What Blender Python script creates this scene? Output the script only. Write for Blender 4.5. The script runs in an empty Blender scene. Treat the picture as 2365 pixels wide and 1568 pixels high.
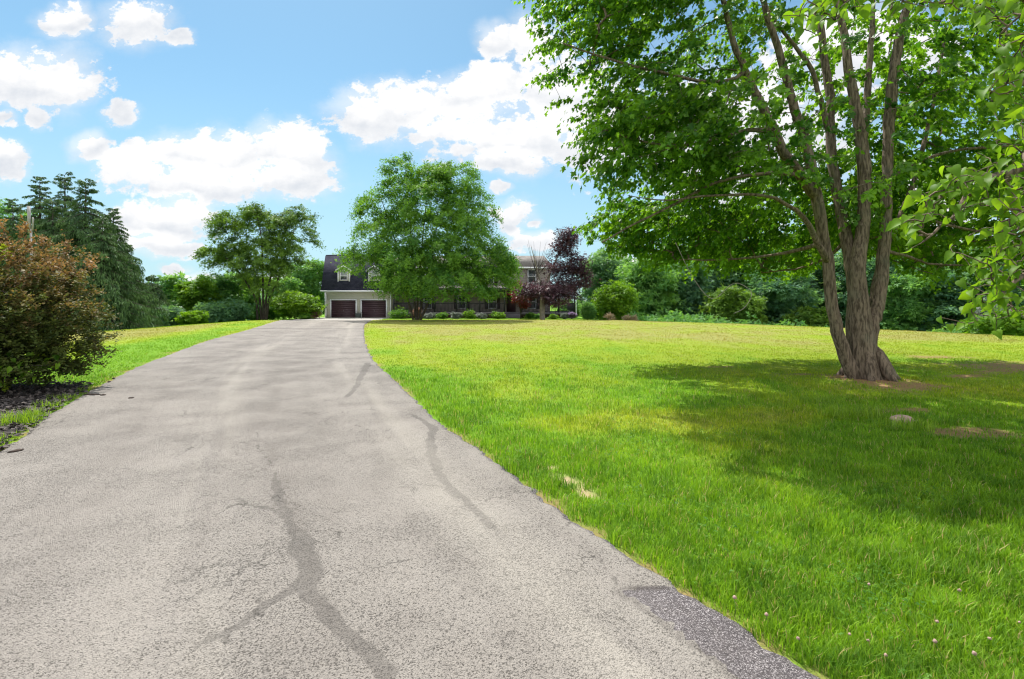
import bpy, math, random
import numpy as np
from mathutils import Vector

random.seed(7)
RNG = np.random.default_rng(11)
SC = bpy.context.scene
COL = SC.collection
PI = math.pi

# ------------------------------------------------------------------ camera
EYE = 1.6
F = 1182.5                     # focal length in pixels of a 2365 px wide picture
CX, HY = 1182.5, 695.0         # principal column and horizon row of that picture
cam_d = bpy.data.cameras.new("camera")
cam_d.sensor_width = 36.0
cam_d.lens = 18.0
cam_d.shift_y = -(784.0 - HY) / 2365.0
cam_d.clip_start = 0.05
cam_d.clip_end = 3000.0
cam = bpy.data.objects.new("camera", cam_d)
cam.location = (0, 0, EYE)
cam.rotation_euler = (PI / 2, 0, 0)
COL.objects.link(cam)
SC.camera = cam

# ------------------------------------------------------------------ light
SUN_EL = math.radians(58)
SUN_AZ = math.atan2(-0.40, 0.88)         # from +Y towards +X
sdir = Vector((math.sin(SUN_AZ) * math.cos(SUN_EL), math.cos(SUN_AZ) * math.cos(SUN_EL), math.sin(SUN_EL)))
sun_d = bpy.data.lights.new("sun", 'SUN')
sun_d.energy = 3.3
sun_d.angle = math.radians(0.55)
sun_d.color = (1.0, 0.955, 0.87)
sun = bpy.data.objects.new("sun", sun_d)
sun.rotation_euler = sdir.to_track_quat('Z', 'Y').to_euler()
sun.location = (20, -20, 40)
COL.objects.link(sun)

SC.view_settings.view_transform = 'Standard'
SC.view_settings.look = 'None'
SC.view_settings.exposure = 1.18
SC.view_settings.gamma = 1.0
SC.cycles.max_bounces = 8
SC.cycles.diffuse_bounces = 3
SC.cycles.glossy_bounces = 2
SC.cycles.transmission_bounces = 4
SC.cycles.transparent_max_bounces = 4
SC.cycles.caustics_reflective = False
SC.cycles.caustics_refractive = False
SC.cycles.sample_clamp_indirect = 6.0
try:
    SC.cycles.use_denoising = True
    SC.cycles.denoiser = 'OPENIMAGEDENOISE'
    SC.cycles.denoising_input_passes = 'RGB_ALBEDO_NORMAL'
    SC.cycles.denoising_prefilter = 'ACCURATE'
    SC.cycles.use_adaptive_sampling = False
    SC.cycles.filter_width = 1.15
except Exception:
    pass


class NT:
    """small helper around a node tree"""
    def __init__(self, tree):
        self.t = tree
        self.t.nodes.clear()

    def n(self, kind, **kw):
        nd = self.t.nodes.new(kind)
        for k, v in kw.items():
            setattr(nd, k, v)
        return nd

    def put(self, sock, val):
        if isinstance(val, bpy.types.NodeSocket):
            self.t.links.new(val, sock)
        elif isinstance(val, tuple) and len(val) == 3 and len(getattr(sock, 'default_value', (0, 0, 0))) == 4:
            sock.default_value = (*val, 1.0)
        else:
            sock.default_value = val

    def math(self, op, a, b=0.0, c=0.0, clamp=False):
        nd = self.n('ShaderNodeMath', operation=op, use_clamp=clamp)
        self.put(nd.inputs[0], a); self.put(nd.inputs[1], b)
        if op in ('MULTIPLY_ADD', 'SMOOTH_MAX', 'SMOOTH_MIN'):
            self.put(nd.inputs[2], c)
        return nd.outputs[0]

    def vmath(self, op, a, b=(0, 0, 0)):
        nd = self.n('ShaderNodeVectorMath', operation=op)
        self.put(nd.inputs[0], a); self.put(nd.inputs[1], b)
        return nd.outputs['Value'] if op in ('LENGTH', 'DOT_PRODUCT') else nd.outputs[0]

    def sstep(self, v, a, b, lo=0.0, hi=1.0):
        nd = self.n('ShaderNodeMapRange', interpolation_type='SMOOTHSTEP')
        self.put(nd.inputs[0], v)
        nd.inputs[1].default_value = a; nd.inputs[2].default_value = b
        nd.inputs[3].default_value = lo; nd.inputs[4].default_value = hi
        return nd.outputs[0]

    def noise(self, vec, scale, detail=4.0, rough=0.55, dist=0.0):
        nd = self.n('ShaderNodeTexNoise')
        if vec is not None:
            self.put(nd.inputs['Vector'], vec)
        nd.inputs['Scale'].default_value = scale
        nd.inputs['Detail'].default_value = detail
        nd.inputs['Roughness'].default_value = rough
        nd.inputs['Distortion'].default_value = dist
        return nd

    def mix(self, fac, a, b, blend='MIX'):
        nd = self.n('ShaderNodeMix', data_type='RGBA', blend_type=blend)
        self.put(nd.inputs[0], fac); self.put(nd.inputs[6], a); self.put(nd.inputs[7], b)
        return nd.outputs[2]


# ------------------------------------------------------------------ sky with cumulus clouds (by direction, at infinity)
world = bpy.data.worlds.new("World")
SC.world = world
world.use_nodes = True
w = NT(world.node_tree)
sky = w.n('ShaderNodeTexSky', sky_type='NISHITA')
sky.sun_disc = False
sky.sun_elevation = SUN_EL
sky.sun_rotation = SUN_AZ
sky.altitude = 100
sky.air_density = 1.0
sky.dust_density = 0.5
sky.ozone_density = 1.0
BG = 0.105
skyc = w.mix(1.0, sky.outputs[0], (0.44, 0.62, 0.62), 'MULTIPLY')
tc = w.n('ShaderNodeTexCoord')
sep = w.n('ShaderNodeSeparateXYZ'); w.put(sep.inputs[0], tc.outputs['Generated'])
ydir = w.math('MAXIMUM', sep.outputs[1], 0.05)
uu = w.math('DIVIDE', sep.outputs[0], ydir)
vv = w.math('DIVIDE', sep.outputs[2], ydir)
comb = w.n('ShaderNodeCombineXYZ'); w.put(comb.inputs[0], uu); w.put(comb.inputs[1], vv)
uv = comb.outputs[0]
warp = w.noise(uv, 9.0, 3.0, 0.6)
wv = w.vmath('SUBTRACT', warp.outputs['Color'], (0.5, 0.5, 0.5))
wsc = w.n('ShaderNodeVectorMath', operation='SCALE'); w.put(wsc.inputs[0], wv); wsc.inputs[3].default_value = 0.06
uvw = w.vmath('ADD', uv, wsc.outputs[0])
CLOUDS = [(150, 45, 75, 38), (320, 55, 95, 62), (415, 88, 40, 22), (60, 185, 170, 85), (150, 205, 95, 45), (85, 270, 36, 30),
          (8, 275, 42, 22), (280, 262, 48, 34), (205, 342, 55, 34), (15, 365, 62, 55), (500, 365, 150, 80), (655, 335, 110, 72),
          (700, 365, 90, 66), (320, 400, 130, 58), (480, 425, 300, 52), (660, 415, 140, 45), (390, 352, 110, 50),
          (370, 515, 150, 55), (440, 495, 90, 45), (370, 570, 115, 30), (410, 620, 40, 14), (470, 645, 60, 20),
          (850, 265, 120, 72), (980, 245, 150, 72), (1120, 215, 150, 75), (1180, 320, 240, 82), (1040, 300, 120, 50),
          (1240, 105, 80, 80), (1150, 100, 60, 50), (1310, 220, 160, 130), (1180, 375, 120, 36), (1390, 330, 190, 80),
          (1700, 320, 330, 190), (2000, 120, 280, 120), (1155, 435, 32, 14), (1180, 495, 60, 38), (1180, 530, 35, 26),
          (1235, 515, 20, 13), (1240, 560, 80, 30), (1430, 620, 90, 36), (2150, 480, 200, 100), (620, 650, 120, 24), (900, 640, 200, 24)]
fld = None; lit = None
for (px, py, rx, ry) in CLOUDS:
    d = w.vmath('SUBTRACT', uvw, ((px - CX) / F, (HY - py) / F, 0.0))
    d = w.vmath('MULTIPLY', d, (F / rx, F / ry, 0.0))
    r = w.vmath('LENGTH', d)
    f1 = w.math('SUBTRACT', 1.0, r)
    fld = f1 if fld is None else w.math('MAXIMUM', fld, f1)
    if rx > 50:
        f2 = w.math('SUBTRACT', 0.62, w.vmath('LENGTH', w.vmath('SUBTRACT', d, (-0.12, 0.5, 0.0))))
        lit = f2 if lit is None else w.math('MAXIMUM', lit, f2)
st = w.vmath('MULTIPLY', uv, (1.0, 1.35, 1.0))
n1 = w.noise(st, 11.0, 10.0, 0.64).outputs[0]
n2 = w.noise(w.vmath('ADD', st, (0.008, -0.018, 0.0)), 11.0, 6.0, 0.58).outputs[0]
n3 = w.noise(st, 5.0, 8.0, 0.62).outputs[0]
n4 = w.noise(st, 34.0, 6.0, 0.62).outputs[0]
nn = w.math('ADD', w.math('MULTIPLY', w.math('SUBTRACT', n1, 0.5), 2.3), w.math('MULTIPLY', w.math('SUBTRACT', n4, 0.5), 1.25))
dens = w.math('ADD', fld, nn)
alpha = w.sstep(dens, 0.05, 0.38)
wisp = w.math('MULTIPLY', w.sstep(w.math('ADD', w.math('MULTIPLY', fld, 0.45), n3), 0.36, 0.80), 0.55)
alpha = w.math('MAXIMUM', alpha, wisp)
front = w.sstep(sep.outputs[1], 0.05, 0.3)
alpha = w.math('MULTIPLY', alpha, front)
relief = w.math('MULTIPLY', w.math('SUBTRACT', n1, n2), 2.2)
tops = w.sstep(lit, -0.35, 0.30, 0.0, 0.75)
edge_ = w.sstep(dens, 0.25, 0.8, 0.30, 0.0)
lum = w.math('ADD', w.math('ADD', w.math('ADD', tops, relief), edge_), 0.18, clamp=True)
cl = w.mix(lum, (0.335 / BG, 0.352 / BG, 0.378 / BG), (0.468 / BG, 0.466 / BG, 0.465 / BG))
haze_low = w.sstep(sep.outputs[2], 0.0, 0.40, 0.80, 0.12)
skyc = w.mix(haze_low, skyc, (0.24 / BG, 0.345 / BG, 0.41 / BG))
final = w.mix(alpha, skyc, cl)
# bright broken clouds added out of view, as fill light on shaded fronts
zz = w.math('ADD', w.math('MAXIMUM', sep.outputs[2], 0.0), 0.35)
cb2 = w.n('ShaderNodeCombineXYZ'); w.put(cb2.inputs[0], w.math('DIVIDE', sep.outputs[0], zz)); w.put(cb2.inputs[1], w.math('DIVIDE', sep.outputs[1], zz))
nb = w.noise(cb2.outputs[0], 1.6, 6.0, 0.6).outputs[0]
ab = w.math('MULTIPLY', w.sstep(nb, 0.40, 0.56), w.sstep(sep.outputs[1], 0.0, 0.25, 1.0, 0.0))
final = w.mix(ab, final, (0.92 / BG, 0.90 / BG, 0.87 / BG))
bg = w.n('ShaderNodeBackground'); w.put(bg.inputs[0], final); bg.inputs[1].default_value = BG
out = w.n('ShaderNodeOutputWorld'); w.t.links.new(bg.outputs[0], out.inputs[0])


# ------------------------------------------------------------------ small helpers
def P(px, py, Y):
    """a point seen at pixel (px,py) of the 2365 px picture, Y metres ahead of the camera"""
    return np.array(((px - CX) / F * Y, Y, EYE + (HY - py) / F * Y))


def tag(o, label=None, cat=None, group=None, kind=None):
    if label: o['label'] = label
    if cat: o['category'] = cat
    if group: o['group'] = group
    if kind: o['kind'] = kind
    return o


def empty(name, loc, label=None, cat=None, group=None, rz=0.0):
    o = bpy.data.objects.new(name, None)
    o.empty_display_size = 0.3
    o.location = tuple(float(v) for v in loc)
    o.rotation_euler = (0, 0, rz)
    COL.objects.link(o)
    return tag(o, label, cat, group)


def mesh_obj(name, V, loops, totals, mats, parent=None, attrs=None, smooth=False, origin=None, fmat=None):
    """link ONE mesh object from flat numpy arrays"""
    me = bpy.data.meshes.new(name)
    V = np.asarray(V, dtype=np.float32)
    if origin is not None:
        V = V - np.asarray(origin, dtype=np.float32)
    loops = np.asarray(loops, dtype=np.int32); totals = np.asarray(totals, dtype=np.int32)
    me.vertices.add(len(V)); me.vertices.foreach_set('co', V.ravel())
    me.loops.add(len(loops)); me.loops.foreach_set('vertex_index', loops)
    me.polygons.add(len(totals))
    starts = np.concatenate(([0], np.cumsum(totals)[:-1])).astype(np.int32)
    me.polygons.foreach_set('loop_start', starts)
    try:
        me.polygons.foreach_set('loop_total', totals)
    except Exception:
        pass
    if smooth:
        me.polygons.foreach_set('use_smooth', np.ones(len(totals), dtype=bool))
    mats = mats if isinstance(mats, (list, tuple)) else [mats]
    for m in mats: me.materials.append(m)
    if fmat is not None:
        me.polygons.foreach_set('material_index', np.asarray(fmat, dtype=np.int32))
    for nm, (dom, data) in (attrs or {}).items():
        a = me.attributes.new(nm, 'FLOAT', dom)
        a.data.foreach_set('value', np.asarray(data, dtype=np.float32))
    me.update(calc_edges=True)
    me.validate()
    o = bpy.data.objects.new(name, me)
    COL.objects.link(o)
    if parent is not None: o.parent = parent
    return o


class MB:
    """collects boxes, prisms and tubes into one mesh"""
    def __init__(self):
        self.v = []; self.f = []

    def poly(self, pts, faces):
        b = len(self.v)
        self.v += [tuple(map(float, p)) for p in pts]
        self.f += [tuple(b + i for i in fc) for fc in faces]
        return self

    def box(self, x0, x1, y0, y1, z0, z1):
        return self.poly([(x0, y0, z0), (x1, y0, z0), (x1, y1, z0), (x0, y1, z0), (x0, y0, z1), (x1, y0, z1), (x1, y1, z1), (x0, y1, z1)],
                         [(0, 3, 2, 1), (4, 5, 6, 7), (0, 1, 5, 4), (1, 2, 6, 5), (2, 3, 7, 6), (3, 0, 4, 7)])

    def prism_x(self, prof, x0, x1):
        """profile of (y,z) points pushed along x"""
        n = len(prof)
        pts = [(x0, y, z) for y, z in prof] + [(x1, y, z) for y, z in prof]
        fs = [tuple(range(n)), tuple(range(2 * n - 1, n - 1, -1))]
        fs += [(i, n + i, n + (i + 1) % n, (i + 1) % n) for i in range(n)]
        return self.poly(pts, fs)

    def prism_y(self, prof, y0, y1):
        n = len(prof)
        pts = [(x, y0, z) for x, z in prof] + [(x, y1, z) for x, z in prof]
        fs = [tuple(range(n - 1, -1, -1)), tuple(range(n, 2 * n))]
        fs += [(i, (i + 1) % n, n + (i + 1) % n, n + i) for i in range(n)]
        return self.poly(pts, fs)

    def tube(self, pts, radii, k=8, cap=True):
        pts = [np.asarray(p, float) for p in pts]
        b = len(self.v)
        a = None
        for i, p in enumerate(pts):
            d = pts[min(i + 1, len(pts) - 1)] - pts[max(i - 1, 0)]
            d = d / (np.linalg.norm(d) + 1e-9)
            if a is None:
                a = np.cross(d, (0.0, 0.0, 1.0) if abs(d[2]) < 0.8 else (1.0, 0.0, 0.0))
            a = a - (a @ d) * d
            if np.linalg.norm(a) < 1e-3: a = np.cross(d, (0.3, 1.0, 0.2))
            a = a / np.linalg.norm(a); c = np.cross(d, a)
            r = radii[i] if hasattr(radii, '__len__') else radii
            for j in range(k):
                t = 2 * PI * j / k
                self.v.append(tuple(p + r * (math.cos(t) * a + math.sin(t) * c)))
        for i in range(len(pts) - 1):
            for j in range(k):
                self.f.append((b + i * k + j, b + i * k + (j + 1) % k, b + (i + 1) * k + (j + 1) % k, b + (i + 1) * k + j))
        if cap:
            self.f.append(tuple(b + j for j in range(k - 1, -1, -1)))
            e = b + (len(pts) - 1) * k
            self.f.append(tuple(e + j for j in range(k)))
        return self

    def build(self, name, mat, parent=None, origin=None, smooth=False, bevel=0.0):
        loops = np.concatenate([np.array(f) for f in self.f]); tot = [len(f) for f in self.f]
        o = mesh_obj(name, np.array(self.v), loops, tot, mat, parent, smooth=smooth, origin=origin)
        if bevel:
            m = o.modifiers.new('bevel', 'BEVEL'); m.width = bevel; m.segments = 2; m.limit_method = 'ANGLE'
        return o


def vnoise(x, y, seed=0):
    """smooth value noise in numpy, 0..1"""
    x = np.asarray(x, float); y = np.asarray(y, float)
    xi = np.floor(x).astype(np.int64); yi = np.floor(y).astype(np.int64)
    fx = x - xi; fy = y - yi
    fx = fx * fx * (3 - 2 * fx); fy = fy * fy * (3 - 2 * fy)

    def h(a, b):
        n = (a * 374761393 + b * 668265263 + seed * 144269) & 0x7fffffff
        n = ((n ^ (n >> 13)) * 1274126177) & 0x7fffffff
        return ((n ^ (n >> 16)) & 0xffff) / 65535.0
    return (h(xi, yi) * (1 - fx) + h(xi + 1, yi) * fx) * (1 - fy) + (h(xi, yi + 1) * (1 - fx) + h(xi + 1, yi + 1) * fx) * fy


def fbm(x, y, seed=0, oct=4):
    s = 0; a = 0.5; t = 0
    for i in range(oct):
        s = s + a * vnoise(x * 2 ** i, y * 2 ** i, seed + i); t += a; a *= 0.55
    return s / t


def sst(v, a, b):
    t = np.clip((np.asarray(v, float) - a) / (b - a), 0, 1)
    return t * t * (3 - 2 * t)


# ------------------------------------------------------------------ ground form and the driveway's edges
def gpt(px, py):
    Y = EYE * F / (py - HY)
    return ((px - CX) / F * Y, Y)


DL = [(2.5, -8.0), (-0.2, -4.0), (-2.6, 0.5), (-4.0, 2.9)] + [gpt(*p) for p in
     [(0, 1041), (88, 979), (155, 931), (230, 891), (309, 851), (398, 816), (486, 785), (574, 761), (641, 741)]] + [(-20.2, 47.0), (-20.6, 54.0)]
DR = [(9.5, -8.0), (6.0, -4.0), (2.9, 0.0)] + [gpt(*p) for p in
     [(1920, 1568), (1740, 1455), (1560, 1352), (1430, 1265), (1300, 1180), (1200, 1108), (1110, 1042), (1010, 967), (950, 912), (900, 865), (862, 828), (845, 792), (841, 765), (845, 748)]] + [(-12.2, 46.0), (-12.75, 54.0)]
DL = np.array(DL); DR = np.array(DR)


def smooth_poly(Pn, n):
    """Catmull-Rom resample"""
    Pn = np.asarray(Pn, float)
    Q = np.vstack((2 * Pn[0] - Pn[1], Pn, 2 * Pn[-1] - Pn[-2]))
    res = []
    seg = np.linalg.norm(np.diff(Pn, axis=0), axis=1)
    L = np.concatenate(([0], np.cumsum(seg ** 0.6)))
    for t in np.linspace(0, L[-1], n):
        i = min(np.searchsorted(L, t, side='right') - 1, len(Pn) - 2)
        u = (t - L[i]) / (L[i + 1] - L[i])
        p0, p1, p2, p3 = Q[i], Q[i + 1], Q[i + 2], Q[i + 3]
        res.append(0.5 * (2 * p1 + (-p0 + p2) * u + (2 * p0 - 5 * p1 + 4 * p2 - p3) * u ** 2 + (-p0 + 3 * p1 - 3 * p2 + p3) * u ** 3))
    return np.array(res)


EL = smooth_poly(DL, 400); ER = smooth_poly(DR, 400)


def edge_x(E, y):
    return np.interp(y, E[:, 1], E[:, 0])


def drive_inside(x, y):
    """signed-ish distance inside the driveway (positive inside), measured along x"""
    a = x - edge_x(EL, y); b = edge_x(ER, y) - x
    return np.where((y > -8) & (y < 53.6), np.minimum(a, b), -9.0)


def terrain(x, y):
    x = np.asarray(x, float); y = np.asarray(y, float)
    r = np.sqrt(((x + 5) / 30.0) ** 2 + ((y - 8) / 37.0) ** 2)
    d = np.maximum(r - 1.0, 0) * 30
    right = d * d / (d + 4) * 0.16 * sst(x, 6, 14)
    dl = np.maximum(-20.5 - x, 0)
    left = dl * dl / (dl + 5) * 0.13
    back = 0.15 * sst(y, 42, 48)
    z = -np.minimum(right, 4.5) - np.minimum(left, 2.2) * sst(y, 8, 20) - back
    return z


def tz(x, y):
    return float(terrain(x, y))


# mulch bed outline on the left
MULCH = [(-3.0, 1.5), (-4.4, 3.6), (-5.4, 5.6), (-6.2, 6.9), (-6.9, 8.0), (-7.45, 9.0), (-7.9, 9.6), (-8.6, 9.9), (-10.2, 9.9), (-12.5, 9.6), (-14, 8.0), (-13, 4.0), (-9, 1.5)]
MULCH = np.array(MULCH)


def in_poly(x, y, poly):
    x = np.asarray(x, float); y = np.asarray(y, float)
    c = np.zeros(x.shape, bool)
    n = len(poly)
    for i in range(n):
        x0, y0 = poly[i]; x1, y1 = poly[(i + 1) % n]
        if y0 == y1: continue
        hit = ((y0 > y) != (y1 > y)) & (x < (x1 - x0) * (y - y0) / (y1 - y0) + x0)
        c ^= hit
    return c


MAPLE = np.array((7.03, 10.15))


def ell(x, y, cx, cy, rx, ry, ang=0.0):
    c, s = math.cos(ang), math.sin(ang)
    u = ((x - cx) * c + (y - cy) * s) / rx; v = (-(x - cx) * s + (y - cy) * c) / ry
    return np.sqrt(u * u + v * v)


SOIL = [(7.2, 9.55, 1.15, 0.55, 0.1), (5.55, 6.15, 0.62, 0.30, 0.1), (5.9, 5.45, 0.55, 0.24, -0.2), (12.6, 12.4, 2.1, 1.2, 0.1), (11.2, 11.6, 1.0, 0.4, 0.2),
        (12.0, 14.6, 1.0, 0.35, 0.0), (5.6, 7.4, 0.55, 0.22, 0.3), (6.1, 10.9, 0.5, 0.2, 0.0), (5.1, 12.4, 0.4, 0.16, 0.0), (9.6, 10.9, 0.9, 0.35, 0.2), (6.9, 6.3, 0.5, 0.25, 0.0)]
SAND = [(0.49, 4.55, 0.20, 0.09, -0.9), (0.62, 4.22, 0.14, 0.07, -0.9), (0.40, 4.85, 0.13, 0.05, -0.9)]


def soil_mask(x, y):
    nz = (fbm(x * 3.2, y * 3.2, 5) - 0.5) * 1.3 + (fbm(x * 9, y * 9, 6, 3) - 0.5) * 1.1
    m = np.zeros(np.shape(x))
    for s in SOIL: m = np.maximum(m, (1 - sst(ell(x, y, *s) + nz, 0.45, 1.25)) * 0.9)
    i = drive_inside(x, y)
    m = np.maximum(m, sst(i + nz * 0.07, -0.09, -0.02) * 0.75 * sst(fbm(x * 1.7, y * 1.7, 7), 0.42, 0.6))
    r = np.hypot(x - MAPLE[0], y - MAPLE[1]) + nz * 0.5
    return np.maximum(m, 1 - sst(r, 0.45, 1.0))


def sand_mask(x, y):
    nz = (fbm(x * 9, y * 9, 9) - 0.5) * 1.4
    m = np.zeros(np.shape(x))
    for s in SAND: m = np.maximum(m, 1 - sst(ell(x, y, *s) + nz, 0.5, 1.2))
    return m


def dry_mask(x, y):
    """0 lush green .. 1 straw: dry turf in the mower's and the trees' places"""
    n = fbm(x * 0.35, y * 0.22, 21, 4); n2 = fbm(x * 1.4, y * 0.7, 31, 4)
    far = sst(y, 7.5, 26) * 0.62 + sst(y, 26, 42) * 0.10
    d = far + (n - 0.5) * 0.95 + (n2 - 0.5) * 0.55 + 0.12
    el_ = edge_x(EL, np.clip(y, -8, 53)); side = el_ - x              # left of the drive
    lush = (1 - sst(side, 1.6, 3.4)) * (side > 0)
    d = np.where(side > 0, d + 0.25 * sst(side, 2.2, 4.5) - 0.5 * lush, d)
    er_ = edge_x(ER, np.clip(y, -8, 53)); s2 = x - er_
    d = d - 0.22 * (1 - sst(s2, 0.2, 1.6)) * (s2 > -0.2)
    shade = 1 - sst(ell(x, y, 5.5, 4.4, 5.0, 2.7, 0.25), 0.6, 1.15)
    d = d - 0.28 * shade
    band = 1 - sst(ell(x, y, 2.3, 6.9, 2.6, 0.75, 0.15), 0.4, 1.2)     # dry tongue at the edge of the tree's reach
    d = d + 0.34 * band
    away = np.maximum(sst(-20 - x, 0.5, 3.0), sst(y, 47, 49)); away = np.maximum(away, sst(np.sqrt(((x + 5) / 30.0) ** 2 + ((y - 8) / 37.0) ** 2), 1.08, 1.2) * (x > 6))
    return np.clip(d, 0, 1) * (1 - away)


# ------------------------------------------------------------------ materials
def new_mat(name):
    m = bpy.data.materials.new(name); m.use_nodes = True
    t = NT(m.node_tree)
    o = t.n('ShaderNodeOutputMaterial')
    return m, t, o


def attr(t, name):
    nd = t.n('ShaderNodeAttribute', attribute_name=name)
    return nd.outputs['Fac']


def plain_mat(name, col, rough=0.6, var=0.12, scale=6.0, bump=0.0, bscale=40.0, metal=0.0, spec=0.4):
    m, t, o = new_mat(name)
    pos = t.n('ShaderNodeNewGeometry').outputs['Position']
    nz = t.noise(pos, scale, 5.0, 0.6).outputs[0]
    c = t.mix(t.sstep(nz, 0.25, 0.75), tuple(v * (1 - var) for v in col), tuple(min(1, v * (1 + var)) for v in col))
    b = t.n('ShaderNodeBsdfPrincipled')
    t.put(b.inputs['Base Color'], c); b.inputs['Roughness'].default_value = rough
    b.inputs['Metallic'].default_value = metal; b.inputs['Specular IOR Level'].default_value = spec
    if bump:
        bp = t.n('ShaderNodeBump'); bp.inputs['Strength'].default_value = bump; bp.inputs['Distance'].default_value = 0.02
        t.put(bp.inputs['Height'], t.noise(pos, bscale, 4.0).outputs[0]); t.put(b.inputs['Normal'], bp.outputs[0])
    t.t.links.new(b.outputs[0], o.inputs[0])
    return m


def leaf_mat(name, c0, c1, trans=0.38, rough=0.55, tcol=None, spec=0.22):
    m, t, o = new_mat(name)
    tone = attr(t, 'tone')
    c = t.mix(tone, c0, c1)
    blem = t.noise(t.n('ShaderNodeNewGeometry').outputs['Position'], 48.0, 3.0, 0.6).outputs[0]
    c = t.mix(t.sstep(blem, 0.40, 0.70, 0.0, 0.30), c, t.mix(1.0, c, (0.75, 0.62, 0.55), 'MULTIPLY'))
    b = t.n('ShaderNodeBsdfPrincipled')
    t.put(b.inputs['Base Color'], c); b.inputs['Roughness'].default_value = rough
    b.inputs['Specular IOR Level'].default_value = spec
    tr = t.n('ShaderNodeBsdfTranslucent')
    tc_ = t.mix(1.0, c, tcol or (1.9, 1.75, 0.7), 'MULTIPLY')
    t.put(tr.inputs[0], tc_)
    mx = t.n('ShaderNodeMixShader'); mx.inputs[0].default_value = trans
    t.t.links.new(b.outputs[0], mx.inputs[1]); t.t.links.new(tr.outputs[0], mx.inputs[2])
    t.t.links.new(mx.outputs[0], o.inputs[0])
    return m


def bark_mat(name, c0, c1, zs=0.18, scale=26.0, bump=0.8):
    m, t, o = new_mat(name)
    pos = t.n('ShaderNodeNewGeometry').outputs['Position']
    sp = t.vmath('MULTIPLY', pos, (1.0, 1.0, zs))
    nz = t.noise(sp, scale, 7.0, 0.62, 0.3).outputs[0]
    big = t.noise(pos, 2.2, 4.0).outputs[0]
    c = t.mix(t.sstep(nz, 0.36, 0.62), c0, c1)
    c = t.mix(t.sstep(big, 0.5, 0.75, 0.0, 0.35), c, (0.17, 0.18, 0.13))
    b = t.n('ShaderNodeBsdfPrincipled'); b.inputs['Roughness'].default_value = 0.85; b.inputs['Specular IOR Level'].default_value = 0.2
    t.put(b.inputs['Base Color'], c)
    bp = t.n('ShaderNodeBump'); bp.inputs['Strength'].default_value = bump; bp.inputs['Distance'].default_value = 0.045
    t.put(bp.inputs['Height'], nz); t.put(b.inputs['Normal'], bp.outputs[0])
    t.t.links.new(b.outputs[0], o.inputs[0])
    return m


G_LUSH, G_MID, G_DRY = (0.152, 0.318, 0.018), (0.265, 0.365, 0.024), (0.300, 0.300, 0.088)


def turf_color(t, pos):
    dry = attr(t, 'dry')
    c = t.mix(t.sstep(dry, 0.0, 0.45), G_LUSH, G_MID)
    return t.mix(t.sstep(dry, 0.38, 0.95), c, G_DRY)


m_lawn, t, o = new_mat('lawn_turf')
pos = t.n('ShaderNodeNewGeometry').outputs['Position']
c = turf_color(t, pos)
fine = t.noise(pos, 55.0, 4.0, 0.7).outputs[0]
c = t.mix(t.sstep(fine, 0.35, 0.7, 0.0, 0.55), c, (0.075, 0.075, 0.022))
soil_c = t.mix(t.noise(pos, 30, 5, 0.7).outputs[0], (0.15, 0.080, 0.045), (0.40, 0.245, 0.145))
c = t.mix(attr(t, 'soil'), c, soil_c)
sand_c = t.mix(t.noise(pos, 60, 5, 0.7).outputs[0], (0.30, 0.20, 0.12), (0.56, 0.43, 0.28))
c = t.mix(attr(t, 'sand'), c, sand_c)
b = t.n('ShaderNodeBsdfPrincipled'); b.inputs['Roughness'].default_value = 0.9; b.inputs['Specular IOR Level'].default_value = 0.1
t.put(b.inputs['Base Color'], c)
bp = t.n('ShaderNodeBump'); bp.inputs['Strength'].default_value = 0.7; bp.inputs['Distance'].default_value = 0.03
t.put(bp.inputs['Height'], fine); t.put(b.inputs['Normal'], bp.outputs[0])
t.t.links.new(b.outputs[0], o.inputs[0])

m_grass, t, o = new_mat('grass_blade')
pos = t.n('ShaderNodeNewGeometry').outputs['Position']
c = turf_color(t, pos)
tone = attr(t, 'tone')
c = t.mix(tone, t.mix(1.0, c, (0.50, 0.60, 0.62), 'MULTIPLY'), t.mix(1.0, c, (1.75, 1.45, 1.1), 'MULTIPLY'))
c = t.mix(t.sstep(tone, 0.955, 0.965), c, (0.46, 0.36, 0.16))
b = t.n('ShaderNodeBsdfPrincipled'); b.inputs['Roughness'].default_value = 0.55; b.inputs['Specular IOR Level'].default_value = 0.25
t.put(b.inputs['Base Color'], c)
tr = t.n('ShaderNodeBsdfTranslucent'); t.put(tr.inputs[0], t.mix(1.0, c, (1.25, 1.25, 0.8), 'MULTIPLY'))
mx = t.n('ShaderNodeMixShader'); mx.inputs[0].default_value = 0.42
t.t.links.new(b.outputs[0], mx.inputs[1]); t.t.links.new(tr.outputs[0], mx.inputs[2]); t.t.links.new(mx.outputs[0], o.inputs[0])

# driveway: old chip-worn asphalt with open pits, smears of crack filler and a darker repair along the edge
m_drive, t, o = new_mat('worn_asphalt')
pos = t.n('ShaderNodeNewGeometry').outputs['Position']
big = t.noise(pos, 0.55, 5.0, 0.6).outputs[0]
med = t.noise(pos, 3.0, 6.0, 0.65).outputs[0]
c = t.mix(t.sstep(big, 0.35, 0.68), (0.250, 0.228, 0.209), (0.208, 0.189, 0.174))
c = t.mix(t.sstep(med, 0.42, 0.75, 0.0, 0.35), c, (0.205, 0.182, 0.165))
agg = t.n('ShaderNodeTexVoronoi'); agg.inputs['Scale'].default_value = 130.0; t.put(agg.inputs['Vector'], pos)
aggv = t.n('ShaderNodeSeparateColor'); t.put(aggv.inputs[0], agg.outputs['Color'])
c = t.mix(t.math('MULTIPLY', t.math('SUBTRACT', aggv.outputs[0], 0.35, clamp=True), 0.5), c, (0.38, 0.345, 0.305))
pn = t.noise(t.vmath('MULTIPLY', pos, (1.0, 1.0, 0.3)), 105.0, 3.0, 0.62, 0.8).outputs[0]
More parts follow.
